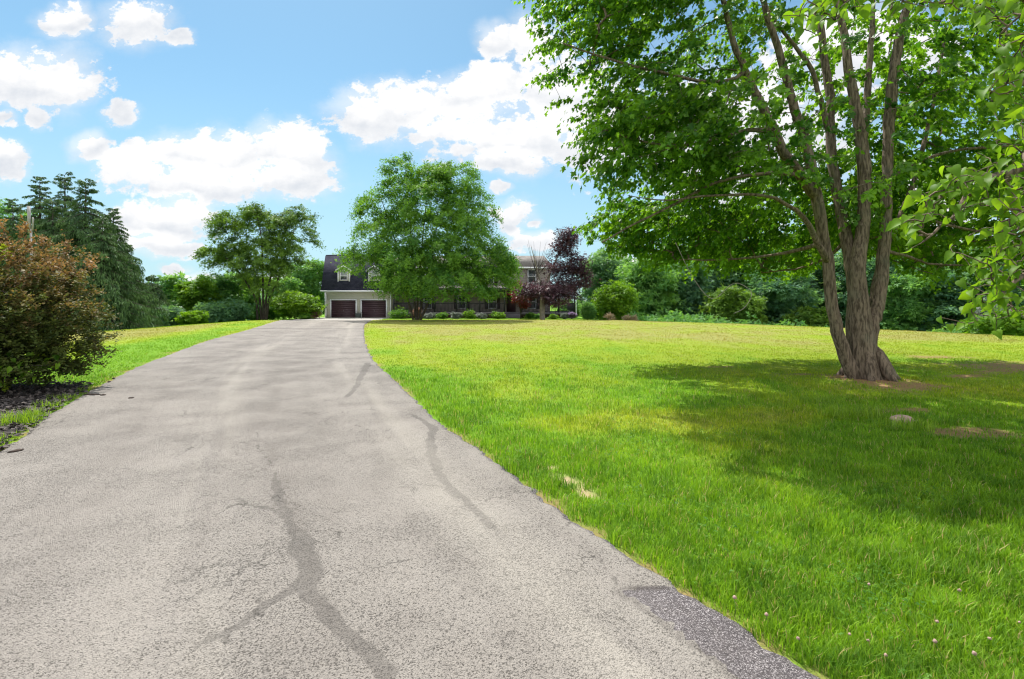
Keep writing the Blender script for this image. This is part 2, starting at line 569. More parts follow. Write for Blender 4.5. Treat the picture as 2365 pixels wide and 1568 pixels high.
dn = t.sstep(t.noise(pos, 1.1, 4.0).outputs[0], 0.3, 0.7, 0.0, 0.06)
pit = t.sstep(t.math('ADD', pn, dn), 0.585, 0.66)
c = t.mix(t.math('MULTIPLY', pit, 0.86), c, (0.06, 0.053, 0.047))
smear = t.sstep(t.math('ADD', attr(t, 'smear'), t.math('MULTIPLY', t.math('SUBTRACT', t.noise(pos, 14.0, 6.0, 0.7).outputs[0], 0.5), 0.9)), 0.42, 0.72)
smc = t.mix(t.noise(pos, 5.0, 5.0).outputs[0], (0.080, 0.072, 0.067), (0.172, 0.156, 0.142))
c = t.mix(t.math('MULTIPLY', smear, 0.70), c, smc)
fresh = t.sstep(t.math('ADD', attr(t, 'fresh'), t.math('MULTIPLY', t.math('SUBTRACT', t.noise(pos, 20.0, 5.0, 0.7).outputs[0], 0.5), 0.5)), 0.4, 0.6)
gr = t.n('ShaderNodeTexVoronoi'); gr.inputs['Scale'].default_value = 210.0; t.put(gr.inputs['Vector'], pos)
grs = t.n('ShaderNodeSeparateColor'); t.put(grs.inputs[0], gr.outputs['Color'])
frc = t.mix(t.sstep(grs.outputs[0], 0.55, 1.0), (0.075, 0.065, 0.072), (0.36, 0.33, 0.34))
c = t.mix(t.math('MULTIPLY', fresh, 0.92), c, frc)
crk = t.n('ShaderNodeTexVoronoi', feature='DISTANCE_TO_EDGE'); crk.inputs['Scale'].default_value = 1.15
wob = t.noise(pos, 4.0, 5.0, 0.7)
t.put(crk.inputs['Vector'], t.vmath('ADD', pos, t.vmath('MULTIPLY', wob.outputs['Color'], (0.5, 0.5, 0.0))))
crm = t.math('MULTIPLY', t.sstep(crk.outputs['Distance'], 0.0, 0.010, 1.0, 0.0), t.sstep(t.noise(pos, 0.9, 3.0).outputs[0], 0.50, 0.62))
c = t.mix(t.math('MULTIPLY', crm, 0.75), c, (0.05, 0.045, 0.04))
c = t.mix(t.math('MULTIPLY', t.sstep(t.math('ADD', attr(t, 'crack'), t.math('MULTIPLY', t.math('SUBTRACT', t.noise(pos, 40.0, 4.0, 0.7).outputs[0], 0.5), 0.8)), 0.4, 0.7), 0.45), c, (0.045, 0.04, 0.036))
c = t.mix(t.math('MULTIPLY', t.math('MULTIPLY', attr(t, 'lane'), t.sstep(t.noise(pos, 1.6, 5.0, 0.65).outputs[0], 0.3, 0.7)), 0.42), c, (0.135, 0.118, 0.106))
c = t.mix(t.math('MULTIPLY', attr(t, 'pale'), 0.5), c, (0.36, 0.33, 0.29))
c = t.mix(t.math('MULTIPLY', attr(t, 'seam'), 0.85), c, (0.07, 0.06, 0.055))
c = t.mix(attr(t, 'apron'), c, t.mix(med, (0.36, 0.34, 0.315), (0.46, 0.44, 0.41)))
b = t.n('ShaderNodeBsdfPrincipled'); b.inputs['Roughness'].default_value = 0.88; b.inputs['Specular IOR Level'].default_value = 0.25
t.put(b.inputs['Base Color'], c)
bp = t.n('ShaderNodeBump'); bp.inputs['Strength'].default_value = 0.75; bp.inputs['Distance'].default_value = 0.012
hgt = t.math('ADD', t.math('MULTIPLY', pit, -1.0), t.math('MULTIPLY', agg.outputs['Distance'], -0.8))
t.put(bp.inputs['Height'], t.math('SUBTRACT', hgt, t.math('MULTIPLY', crm, 1.0))); t.put(b.inputs['Normal'], bp.outputs[0])
t.t.links.new(b.outputs[0], o.inputs[0])

m_mulch = plain_mat('dark_mulch', (0.045, 0.036, 0.032), 0.95, 0.5, 30.0, 1.0, 60.0)
m_chip, t, o = new_mat('mulch_chip')
c = t.mix(attr(t, 'tone'), (0.025, 0.02, 0.02), (0.13, 0.105, 0.095))
b = t.n('ShaderNodeBsdfPrincipled'); b.inputs['Roughness'].default_value = 0.85; t.put(b.inputs['Base Color'], c)
t.t.links.new(b.outputs[0], o.inputs[0])

B_MAPLE = bark_mat('maple_bark', (0.075, 0.055, 0.042), (0.235, 0.178, 0.135), bump=1.0)
B_DARK = bark_mat('dark_bark', (0.030, 0.024, 0.02), (0.085, 0.07, 0.058), bump=0.5)
B_PALE = bark_mat('pale_bark', (0.17, 0.15, 0.13), (0.34, 0.30, 0.26), bump=0.4)
L_MAPLE = leaf_mat('maple_leaf', (0.036, 0.118, 0.013), (0.17, 0.34, 0.026), 0.48, 0.42)
L_HEART = leaf_mat('heart_leaf', (0.05, 0.14, 0.012), (0.165, 0.3, 0.02), 0.52, 0.5, None, 0.2)
L_BIRCH = leaf_mat('birch_leaf', (0.042, 0.138, 0.02), (0.16, 0.325, 0.036), 0.40)
L_OAK = leaf_mat('oak_leaf', (0.056, 0.126, 0.022), (0.176, 0.316, 0.042), 0.30)
L_SPRUCE = leaf_mat('spruce_needle', (0.03, 0.075, 0.03), (0.135, 0.235, 0.075), 0.12, 0.6, (1.2, 1.3, 0.7))
L_WOOD = leaf_mat('woodland_leaf', (0.062, 0.185, 0.06), (0.185, 0.37, 0.095), 0.42)
L_BLUE = leaf_mat('blue_tinted_leaf', (0.06, 0.16, 0.095), (0.165, 0.32, 0.155), 0.40)  # bluish cast of far, shaded trees put into the leaf colour
L_LIME = leaf_mat('lime_leaf', (0.062, 0.165, 0.012), (0.18, 0.335, 0.022), 0.38)
L_PURPLE = leaf_mat('purple_leaf', (0.026, 0.014, 0.024), (0.135, 0.08, 0.1), 0.2, 0.4, (1.8, 0.9, 0.9))
L_RED = leaf_mat('red_leaf', (0.12, 0.022, 0.022), (0.26, 0.075, 0.05), 0.3, 0.45, (1.6, 0.8, 0.7))
L_PINK = leaf_mat('rosy_leaf', (0.22, 0.13, 0.085), (0.38, 0.24, 0.17), 0.3, 0.5, (1.3, 1.0, 0.8))
L_LAV = leaf_mat('lavender_flower', (0.20, 0.14, 0.27), (0.42, 0.32, 0.50), 0.25, 0.6, (1.2, 1.0, 1.2))
L_SILVER = leaf_mat('silver_leaf', (0.16, 0.19, 0.17), (0.32, 0.36, 0.33), 0.2, 0.6, (1.1, 1.1, 1.0))
L_PLUME = leaf_mat('grass_plume', (0.30, 0.24, 0.16), (0.52, 0.43, 0.31), 0.3, 0.7, (1.1, 1.0, 0.9))


def two_tone_leaf():
    """bronze new growth over olive older leaves"""
    m, t, o = new_mat('bronze_leaf')
    tone = attr(t, 'tone'); hue = attr(t, 'hue')
    g = t.mix(tone, (0.030, 0.050, 0.014), (0.12, 0.16, 0.035))
    r = t.mix(tone, (0.105, 0.060, 0.030), (0.34, 0.225, 0.105))
    c = t.mix(hue, g, r)
    lime = t.sstep(hue, 1.4, 1.6)
    c = t.mix(lime, c, (0.26, 0.36, 0.03))
    b = t.n('ShaderNodeBsdfPrincipled'); t.put(b.inputs['Base Color'], c); b.inputs['Roughness'].default_value = 0.6; b.inputs['Specular IOR Level'].default_value = 0.2
    tr = t.n('ShaderNodeBsdfTranslucent'); t.put(tr.inputs[0], t.mix(1.0, c, (1.5, 1.2, 0.7), 'MULTIPLY'))
    mx = t.n('ShaderNodeMixShader'); mx.inputs[0].default_value = 0.3
    t.t.links.new(b.outputs[0], mx.inputs[1]); t.t.links.new(tr.outputs[0], mx.inputs[2]); t.t.links.new(mx.outputs[0], o.inputs[0])
    return m


L_BRONZE = two_tone_leaf()

# ------------------------------------------------------------------ leaves as real little faces
HALF = [(0.0, 0.0), (0.26, -0.04), (0.24, 0.16), (0.54, 0.36), (0.25, 0.44), (0.24, 0.62), (0.0, 1.0)]
T_MAPLE_V = np.array([(x, y, 0.22 * x) for x, y in HALF] + [(-x, y, 0.22 * x) for x, y in HALF[1:-1]])
T_MAPLE_F = [[0, 1, 2, 3, 4, 5, 6], [6, 11, 10, 9, 8, 7, 0]]
T_OVAL_V = np.array([(0, 0, 0), (0.30, 0.30, 0.07), (0.24, 0.70, 0.05), (0, 1, -0.05), (-0.24, 0.70, 0.05), (-0.30, 0.30, 0.07)])
T_OVAL_F = [[0, 1, 2, 3], [3, 4, 5, 0]]
T_DIA_V = np.array([(0, 0, 0), (0.30, 0.45, 0.06), (0, 1, -0.04), (-0.30, 0.45, 0.06)])
T_DIA_F = [[0, 1, 2], [2, 3, 0]]
T_SPRAY_V = np.array([(0, 0, 0), (0.11, 0.30, 0.03), (0.07, 0.72, -0.03), (0, 1, -0.1), (-0.07, 0.72, -0.03), (-0.11, 0.30, 0.03)])
T_SPRAY_F = [[0, 1, 2, 3], [3, 4, 5, 0]]
# a clump of three little pointed leaves, for crowns far enough away that single leaves are under a pixel
_c = []
for k, (a, s) in enumerate(((0.0, 1.0), (0.95, 0.8), (-1.0, 0.85))):
    ca, sa = math.cos(a), math.sin(a)
    for (x, y, z) in ((0, 0, 0), (0.20, 0.5, 0.05), (0, 1, -0.08), (-0.20, 0.5, 0.05)):
        _c.append((s * (x * ca + y * sa), s * (-x * sa + y * ca), z * s + 0.05 * k))
T_TRI_V = np.array(_c); T_TRI_F = [[0, 1, 2, 3], [4, 5, 6, 7], [8, 9, 10, 11]]


def heart_template():
    hv = [(0, 0.0), (0.16, -0.07), (0.36, 0.02), (0.42, 0.22), (0.34, 0.48), (0.17, 0.78), (0, 1.08)]
    def bend(x, y): return (x, y, 0.34 * abs(x) - 0.42 * (y - 0.2) ** 2)
    mid = [(0, 0.0), (0, 0.25), (0, 0.52), (0, 0.8), (0, 1.08)]
    V = [bend(*p) for p in hv[1:6]] + [bend(-x, y) for x, y in hv[1:6]] + [bend(*p) for p in mid]
    # 0-4 right, 5-9 left, 10-14 midrib
    Fc = [[10, 0, 1, 11], [11, 1, 2], [11, 2, 3, 12], [12, 3, 4, 13], [13, 4, 14], [10, 11, 6, 5], [11, 7, 6], [11, 12, 8, 7], [12, 13, 9, 8], [13, 14, 9]]
    return np.array(V), Fc


T_HEART_V, T_HEART_F = heart_template()
TEMPL = {'maple': (T_MAPLE_V, T_MAPLE_F), 'oval': (T_OVAL_V, T_OVAL_F), 'dia': (T_DIA_V, T_DIA_F), 'spray': (T_SPRAY_V, T_SPRAY_F),
         'tri': (T_TRI_V, T_TRI_F), 'heart': (T_HEART_V, T_HEART_F)}


def norm(a):
    return a / (np.linalg.norm(a, axis=-1, keepdims=True) + 1e-9)


def leaves_mesh(name, kind, pos, direc, nrm, size, tone, mat, parent=None, origin=None, extra=None, smooth=False):
    V, Fc = TEMPL[kind]
    n = len(pos); k = len(V)
    y = norm(direc); z = norm(nrm - (nrm * y).sum(-1, keepdims=True) * y); x = np.cross(y, z)
    M = np.stack((x, y, z), axis=1) * size[:, None, None]
    W = np.einsum('kj,njd->nkd', V, M) + pos[:, None, :]
    fl = np.concatenate([np.array(f) for f in Fc]); ft = np.array([len(f) for f in Fc])
    loops = (fl[None, :] + (np.arange(n) * k)[:, None]).ravel()
    totals = np.tile(ft, n)
    at = {'tone': ('FACE', np.repeat(np.clip(tone, 0, 1), len(Fc)))}
    for nm, d in (extra or {}).items(): at[nm] = ('FACE', np.repeat(d, len(Fc)))
    return mesh_obj(name, W.reshape(-1, 3), loops, totals, mat, parent, at, smooth, origin)


# ------------------------------------------------------------------ trees: stems as given, boughs grown to every leaf cluster
class Skeleton:
    def __init__(self):
        self.pos = []; self.par = []; self.dir = []; self.chains = []; self.minr = []

    def add_chain(self, pts, parent=-1, rad=None):
        ids = [] if parent < 0 else [parent]
        prev = parent
        pts = [np.asarray(p, float) for p in pts]
        for i, p in enumerate(pts):
            q = self.pos[prev] if prev >= 0 else p - np.array((0, 0, 0.3))
            d = p - q
            self.pos.append(p); self.par.append(prev); self.dir.append(d / (np.linalg.norm(d) + 1e-9))
            self.minr.append(0.0 if rad is None else rad[i])
            prev = len(self.pos) - 1
            ids.append(prev)
        self.chains.append(ids)
        return ids

    def nearest(self, p):
        return int(np.argmin(np.linalg.norm(np.array(self.pos) - np.asarray(p), axis=1)))


def refine(pts, rad, step, rng, wob=0.0):
    """densify a polyline smoothly"""
    pts = np.array(pts, float)
    L = np.linalg.norm(np.diff(pts, axis=0), axis=1).sum()
    n = max(3, int(L / step))
    Q = smooth_poly(pts, n)
    seg = np.concatenate(([0], np.cumsum(np.linalg.norm(np.diff(pts, axis=0), axis=1) ** 0.6)))
    t = np.linspace(0, seg[-1], n)
    rp_ = np.interp(np.linspace(0, 1, len(pts)), np.linspace(0, 1, len(rad)), rad)
    R = np.interp(t, seg, rp_)
    if wob:
        Q[1:-1] += rng.normal(0, wob, (n - 2, 3))
    return Q, R


def grow(sk, tips, rng, arch=0.25, up_pen=0.6, seg=0.35, droop=0.0, minz=None):
    """connect each tip to the skeleton with a curved bough; returns ids and directions at tips"""
    stems = np.array(sk.pos)
    d0 = np.array([np.min(np.linalg.norm(stems - t, axis=1)) for t in tips])
    order = np.argsort(d0)
    cap = len(stems) + len(tips) * 24 + 16
    NP = np.zeros((cap, 3)); NP[:len(stems)] = stems; m = len(stems)
    tip_ids = np.zeros(len(tips), int)
    for ti in order:
        T = tips[ti]
        A = NP[:m]
        dv = T - A
        dist = np.sqrt((dv * dv).sum(1))
        cost = dist + up_pen * np.maximum(0, A[:, 2] - T[2] + 0.15 * dist)
        if minz is not None: cost = cost + 6.0 * np.maximum(0, minz - A[:, 2])
        j = int(np.argmin(cost))
        L = dist[j]
        n = int(min(22, max(2, round(L / seg))))
        ctrl = A[j] + sk.dir[j] * L * arch + np.array((0, 0, L * arch * 0.5)) + dv[j] * 0.3
        tt = np.linspace(0, 1, n + 1)[1:, None]
        B = (1 - tt) ** 2 * A[j] + 2 * (1 - tt) * tt * ctrl + tt ** 2 * T
        B[:-1] += rng.normal(0, 0.03 * min(1, L), (n, 3))[:-1]
        if droop: B[:, 2] -= droop * (tt[:, 0] ** 2) * L * 0.0
        ids = sk.add_chain(B, j)
        k = len(ids) - 1
        NP[m:m + k] = B; m += k
        tip_ids[ti] = ids[-1]
    return tip_ids


def skeleton_mesh(sk, tip_ids, rtwig, power=0.42, big=9, small=4, cut=0.0, rmax=9.0):
    n = len(sk.pos)
    wgt = np.zeros(n); wgt[tip_ids] = 1.0
    for i in range(n - 1, -1, -1):
        if sk.par[i] >= 0: wgt[sk.par[i]] += wgt[i]
    rad = np.maximum(np.minimum(rtwig * np.maximum(wgt, 0.6) ** power, rmax), np.array(sk.minr))
    fixed = np.array(sk.minr) > 0
    rad[fixed] = np.array(sk.minr)[fixed]
    mb = MB()
    for ids in sk.chains:
        R = [rad[i] for i in ids]
        if len(ids) > 1 and sk.par[ids[1]] == ids[0]: R[0] = min(rad[ids[0]], R[1] * 1.25)
        if max(R) < cut: continue
        mb.tube([sk.pos[i] for i in ids], R, big if max(R) > 0.05 else (6 if max(R) > 0.02 else small), cap=max(R) > 0.03)
    return mb


def leaf_cloud(tp, td, center, per, spread, size, rng, flat=0.6, droop=0.35, up=1.0, size_var=0.3, clump_tone=0.25, back=0.5, bias=0.0):
    """sprays of leaves round every tip"""
    n = len(tp)
    idx = np.repeat(np.arange(n), per)
    N = len(idx)
    off = rng.normal(0, spread, (N, 3)); off[:, 2] *= flat
    along = rng.uniform(-back, 0.25, N)[:, None] * td[idx] * spread * 2.2
    pos = tp[idx] + off + along
    outw = pos - center; outw[:, 2] *= 0.3; outw = norm(outw)
    direc = norm(off * 0.8 / spread * 0.5 + outw * 0.6 + rng.normal(0, 0.55, (N, 3)) + np.array((0, 0, -droop)))
    nrm = norm(rng.normal(0, 0.55, (N, 3)) + np.array((0, 0, up)) + outw * 0.25)
    sz = size * (1 + size_var * rng.normal(0, 1, N)).clip(0.45, 1.7)
    ct = rng.normal(0, clump_tone, n)
    tone = 0.45 + bias + ct[idx] + rng.normal(0, 0.16, N)
    return pos, direc, nrm, sz, tone


def twig_cloud(tp, td, center, m, k, L, size, rng, droop=0.25, outward=0.8, zf=0.4, size_var=0.25, clump_tone=0.2, bias=0.0, hang=0.7, jit=0.03):
    """m bent twiglets at every tip, each with k leaves hanging on alternate sides"""
    n = len(tp)
    ti = np.repeat(np.arange(n), m); M = len(ti)
    o_ = tp[ti] - center; o_[:, 2] *= 0.25; o_ = norm(o_)
    r_ = rng.normal(0, 0.55, (M, 3)); r_[:, 2] *= zf
    d = norm(o_ * outward + td[ti] * 0.45 + r_ + np.array((0, 0, -0.25 * droop)))
    Ls = L * rng.uniform(0.6, 1.25, M)
    li = np.repeat(np.arange(M), k); N = len(li)
    s_ = np.tile((np.arange(k) + 0.5) / k, M) + rng.uniform(-0.3, 0.3, N) / k
    st_ = rng.uniform(-0.25, 0.25, (M, 3)) * L * 0.6; st_[:, 2] *= 0.5
    p = (tp[ti] + st_)[li] + d[li] * (Ls[li] * (s_ - 0.45))[:, None]
    p[:, 2] -= droop * Ls[li] * s_ ** 2
    side = norm(np.cross(d, np.array((0, 0, 1.0))))[li] * np.where(np.arange(N) % 2, 1.0, -1.0)[:, None]
    p = p + rng.normal(0, jit, (N, 3))
    tang = d[li] + np.array((0, 0, -2 * droop))[None, :] * s_[:, None]
    dr = norm(norm(tang) * 0.6 + side * rng.uniform(0.2, 1.0, N)[:, None] + np.array((0, 0, -1.0))[None, :] * (hang * rng.uniform(0.3, 1.3, N))[:, None] + rng.normal(0, 0.2, (N, 3)))
    nm = norm(rng.normal(0, 0.45, (N, 3)) + np.array((0, 0, 0.9)) + o_[li] * 0.3)
    sz = size * (1 + size_var * rng.normal(0, 1, N)).clip(0.5, 1.6) * (1.08 - 0.3 * s_)
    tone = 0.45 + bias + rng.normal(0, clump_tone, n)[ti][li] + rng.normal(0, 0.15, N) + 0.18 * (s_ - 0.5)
    return p, dr, nm, sz, tone


def env_tips(rng, n, ells, shell=0.55, mind=0.0):
    """points through a union of ellipsoids (cx,cy,cz,rx,ry,rz,weight), thicker towards the outside"""
    wts = np.array([e[6] for e in ells]); wts = wts / wts.sum()
    out = []
    E = np.array([e[:6] for e in ells])
    tries = 0
    while len(out) < n and tries < n * 40:
        tries += 1
        e = ells[rng.choice(len(ells), p=wts)]
        d = norm(rng.normal(0, 1, 3)); r = rng.uniform(0.15, 1.0) ** shell
        p = np.array(e[:3]) + d * r * np.array(e[3:6])
        if mind and out:
            if np.min(np.abs(np.array(out[-400:]) - p).max(1)) < mind: continue
        out.append(p)
    return np.array(out)


def tree(name, label, cat, base, stems, tips, leaf, group=None, bark=None, rtwig=0.006, power=0.42, per=20, spread=0.3, size=0.12,
         kind='tri', seed=1, arch=0.25, up_pen=0.6, flat=0.6, droop=0.35, center=None, cut=0.0, reject=None, seg=0.35, bias=0.0, clump=0.25, back=0.5, smooth=False, up=1.0, minz=None, twigs=None):
    rng = np.random.default_rng(seed)
    root = empty(name, base, label, cat, group)
    sk = Skeleton()
    for st in stems:
        pts, rad = refine(st[0], st[1], st[3] if len(st) > 3 else 0.3, rng, 0.006)
        par = -1 if st[2] is None else sk.nearest(pts[0])
        sk.add_chain(pts if par < 0 else pts[1:], par, list(rad if par < 0 else rad[1:]))
    tid = grow(sk, tips, rng, arch, up_pen, seg, minz=minz)
    mb = skeleton_mesh(sk, tid, rtwig, power, cut=cut)
    org = np.array(base, float)
    tr_ = mb.build('trunk', bark or B_DARK, root, org, smooth=True)
    tp = np.array([sk.pos[i] for i in tid]); td = np.array([sk.dir[i] for i in tid])
    cen = tips.mean(0) if center is None else np.array(center)
    if twigs:
        ps, dr_, nm, sz, tn = twig_cloud(tp, td, cen, size=size, rng=rng, clump_tone=clump, bias=bias, **twigs)
    else:
        ps, dr_, nm, sz, tn = leaf_cloud(tp, td, cen, per, spread, size, rng, flat, droop, up, clump_tone=clump, bias=bias, back=back)
    if reject is not None:
        k = ~reject(ps); ps, dr_, nm, sz, tn = ps[k], dr_[k], nm[k], sz[k], tn[k]
    leaves_mesh('crown', kind, ps, dr_, nm, sz, tn, leaf, root, org, smooth=smooth)
    return root


def copy_tree(root, loc, rz, scale, label, group=None, name=None):
    r = root.copy(); COL.objects.link(r)
    if name: r.name = name
    r.location = tuple(float(v) for v in loc); r.rotation_euler = (0, 0, rz); r.scale = (scale[0], scale[0], scale[1])
    r['label'] = label
    if group: r['group'] = group
    for ch in list(root.children):
        c_ = ch.copy(); COL.objects.link(c_); c_.parent = r
    return r


# ================================================================== GROUND
def axis(segs):
    out = []
    for a, b_, s in segs:
        out.append(np.arange(a, b_, s))
    return np.concatenate(out + [[segs[-1][1]]])


gx = axis([(-700, -100, 50), (-100, -40, 4), (-40, -14, 1.0), (-14, -6, 0.35), (-6, 9, 0.12), (9, 16, 0.3), (16, 40, 1.0), (40, 100, 4), (100, 700, 50)])
gy = axis([(-200, -20, 20), (-20, 0, 2), (0, 2, 0.3), (2, 8, 0.10), (8, 14, 0.2), (14, 26, 0.5), (26, 60, 1.0), (60, 120, 4), (120, 1200, 60)])
GX, GY = np.meshgrid(gx, gy)
fx, fy = GX.ravel(), GY.ravel()
gz = terrain(fx, fy) + (fbm(fx * 0.7, fy * 0.7, 3, 3) - 0.5) * 0.05 * (1 - sst(np.abs(fx), 30, 60)) * sst(-drive_inside(fx, fy), 0.1, 1.0)
ins = drive_inside(fx, fy)
gz = gz - 0.05 * sst(ins, 0.02, 0.35)
mound = np.exp(-(((fx - MAPLE[0]) / 1.1) ** 2 + ((fy - MAPLE[1]) / 1.0) ** 2)) * 0.10
gz = gz + mound


def ground_z(x, y):
    x = np.asarray(x, float); y = np.asarray(y, float)
    i = drive_inside(x, y)
    return (terrain(x, y) + (fbm(x * 0.7, y * 0.7, 3, 3) - 0.5) * 0.05 * (1 - sst(np.abs(x), 30, 60)) * sst(-i, 0.1, 1.0)
            + np.exp(-(((x - MAPLE[0]) / 1.1) ** 2 + ((y - MAPLE[1]) / 1.0) ** 2)) * 0.10)


nx, ny = len(gx), len(gy)
ii = (np.arange(ny - 1)[:, None] * nx + np.arange(nx - 1)[None, :]).ravel()
gl = np.stack((ii, ii + 1, ii + nx + 1, ii + nx), 1).ravel()
lawn = mesh_obj('lawn', np.stack((fx, fy, gz), 1), gl, np.full(len(ii), 4), m_lawn, smooth=True,
                attrs={'dry': ('POINT', dry_mask(fx, fy)), 'soil': ('POINT', soil_mask(fx, fy)), 'sand': ('POINT', sand_mask(fx, fy))})
tag(lawn, kind='structure')

# ------------------------------------------------------------------ driveway
rows = np.concatenate((np.arange(-8, 1.6, 0.4), np.arange(1.6, 7, 0.035), np.arange(7, 14, 0.09), np.arange(14, 30, 0.25), np.arange(30, 53.4, 0.5), [53.42]))
cols = np.linspace(0, 1, 130)
lx = edge_x(EL, rows); rx = edge_x(ER, rows)
jl = (fbm(rows * 3.0, rows * 0 + 3, 41) - 0.5) * 0.14 + (vnoise(rows * 16, rows * 0, 46) - 0.5) * 0.05; jr = (fbm(rows * 3.0, rows * 0 + 7, 43) - 0.5) * 0.13 + (vnoise(rows * 16, rows * 0, 44) - 0.5) * 0.055
DXX = (lx + jl)[:, None] + ((rx + jr) - (lx + jl))[:, None] * cols[None, :]
DYY = np.repeat(rows[:, None], len(cols), 1)
dx_, dy_ = DXX.ravel(), DYY.ravel()


def poly_dist(x, y, pts):
    """distance to polyline and position along it (0..1)"""
    best = np.full(x.shape, 1e9); par = np.zeros(x.shape)
    L = np.concatenate(([0], np.cumsum(np.linalg.norm(np.diff(pts, axis=0), axis=1)))); T = L[-1]
    for i in range(len(pts) - 1):
        a = np.array(pts[i]); b_ = np.array(pts[i + 1]); ab = b_ - a
        u = np.clip(((x - a[0]) * ab[0] + (y - a[1]) * ab[1]) / (ab @ ab), 0, 1)
        d = np.hypot(x - a[0] - u * ab[0], y - a[1] - u * ab[1])
        m = d < best
        best = np.where(m, d, best); par = np.where(m, (L[i] + u * (L[i + 1] - L[i])) / T, par)
    return best, par


def px_line(pts):
    return np.array([gpt(*p) for p in pts])


SMEARS = [  # pixel path on the asphalt, half width in metres at start and end
    (px_line([(628, 1095), (655, 1170), (690, 1240), (700, 1300), (705, 1345)]), 0.045, 0.115),
    (px_line([(470, 1150), (560, 1160), (620, 1178), (665, 1205)]), 0.012, 0.055),
    (px_line([(705, 1340), (735, 1395), (790, 1450), (850, 1510), (900, 1568)]), 0.085, 0.085),
    (px_line([(700, 1350), (640, 1400), (560, 1450), (470, 1500)]), 0.07, 0.03),
    (px_line([(1000, 990), (990, 1030), (1015, 1090), (1060, 1150), (1110, 1190), (1145, 1222)]), 0.10, 0.055),
    (px_line([(855, 962), (905, 955), (960, 962), (1000, 990)]), 0.02, 0.075),
    (px_line([(965, 1120), (1020, 1130), (1045, 1150)]), 0.015, 0.075),
    (px_line([(850, 840), (838, 862), (830, 880), (805, 918)]), 0.15, 0.07),
]
smear = np.zeros(dx_.shape)
wx = dx_ + (fbm(dx_ * 4, dy_ * 4, 61, 4) - 0.5) * 0.14; wy = dy_ + (fbm(dx_ * 4, dy_ * 4, 62, 4) - 0.5) * 0.14
for pts, w0, w1 in SMEARS:
    d, s = poly_dist(wx, wy, smooth_poly(pts, 24))
    hw = (w0 + (w1 - w0) * s) * (0.42 + 0.72 * fbm(dx_ * 3, dy_ * 3, 63))
    smear = np.maximum(smear, 1 - sst(d / hw, 0.35, 1.25))
dedge = (rx + jr)[:, None] - DXX
dedge = dedge.ravel()
# darker repair strip along the right edge, starting at a square saw cut
PATCH = np.array([gpt(1432, 1368), gpt(1560, 1358), gpt(1760, 1450), gpt(1960, 1580), (2.2, 1.5), (1.15, 2.0), gpt(1700, 1568), gpt(1560, 1460)])
pin = in_poly(dx_ + (fbm(dx_ * 7, dy_ * 7, 70, 3) - 0.5) * 0.05, dy_ + (fbm(dx_ * 7, dy_ * 7, 71, 3) - 0.5) * 0.05, PATCH).astype(float)
fresh = np.maximum(pin * 0.85, (1 - sst(dedge, 0.02, 0.15)) * sst(dy_, 2.0, 3.2) * 0.62)
dledge = (DXX - (lx + jl)[:, None]).ravel()
fresh = np.maximum(fresh, (1 - sst(dledge, 0.0, 0.12)) * 0.5)
cut, _ = poly_dist(dx_, dy_, np.array([gpt(1432, 1369), gpt(1545, 1362)]))
cut2, _ = poly_dist(wx, wy, np.array([gpt(1432, 1369), gpt(1560, 1460), gpt(1700, 1568), (1.15, 2.0)]))
seam = np.maximum(1 - sst(cut, 0.006, 0.022), 0.55 * (1 - sst(cut2, 0.004, 0.03)))
CRACKS = [[(1130, 1052), (1165, 1090), (1230, 1120), (1290, 1160)], [(900, 870), (960, 925), (985, 960)], [(640, 1090), (600, 1040), (590, 1000)], [(560, 1340), (600, 1440), (615, 1568)], [(1300, 1190), (1330, 1250), (1420, 1330), (1436, 1368)],
          [(180, 1090), (260, 1080), (330, 1100)], [(690, 1235), (760, 1225), (820, 1260)], [(1015, 1090), (1080, 1105), (1120, 1140)], [(820, 960), (760, 950), (700, 965)], [(430, 1568), (520, 1490), (600, 1420)], [(1180, 1568), (1150, 1480), (1200, 1400), (1180, 1320)], [(870, 1000), (830, 985), (800, 1000)]]
crack = np.zeros(dx_.shape)
jx = dx_ + (fbm(dx_ * 9, dy_ * 9, 64, 4) - 0.5) * 0.16; jy = dy_ + (fbm(dx_ * 9, dy_ * 9, 65, 4) - 0.5) * 0.16
for pts in CRACKS:
    d, s_ = poly_dist(jx, jy, px_line(pts))
    crack = np.maximum(crack, (1 - sst(d, 0.003, 0.010 + 0.0018 * dy_)) * (0.65 + 0.35 * np.sin(s_ * PI)))
acr = (DXX - lx[:, None]).ravel() / (rx - lx)[:, None].repeat(len(cols), 1).ravel()
lane = np.exp(-((acr - 0.24) / 0.085) ** 2) + np.exp(-((acr - 0.62) / 0.09) ** 2)
pale = np.exp(-((acr - 0.43) / 0.07) ** 2) * 0.7 + np.exp(-((acr - 0.85) / 0.06) ** 2)
lane = lane * (0.35 + 0.9 * fbm(acr * 16, dy_ * 0.22, 66)) + 0.55 * sst(fbm(acr * 22, dy_ * 0.30, 68, 4), 0.52, 0.72)
pale = pale * sst(fbm(acr * 18, dy_ * 0.25, 67), 0.35, 0.7)
seam_y = 29.3 + (fbm(dx_ * 0.5, dx_ * 0, 81) - 0.5) * 0.5
seam = np.maximum(seam, 0.8 * (1 - sst(np.abs(dy_ - seam_y), 0.05, 0.30)))
apron = sst(dy_ + (fbm(dx_ * 0.6, dy_ * 0.6, 83) - 0.5) * 1.0, 42.6, 43.4) * 0.9
dz_ = terrain(dx_, dy_) + 0.014 - 0.025 * (1 - sst(np.minimum(dedge, dledge), 0.0, 0.07)) + (fbm(dx_ * 0.8, dy_ * 0.8, 90, 3) - 0.5) * 0.02
nr, nc = len(rows), len(cols)
ii = (np.arange(nr - 1)[:, None] * nc + np.arange(nc - 1)[None, :]).ravel()
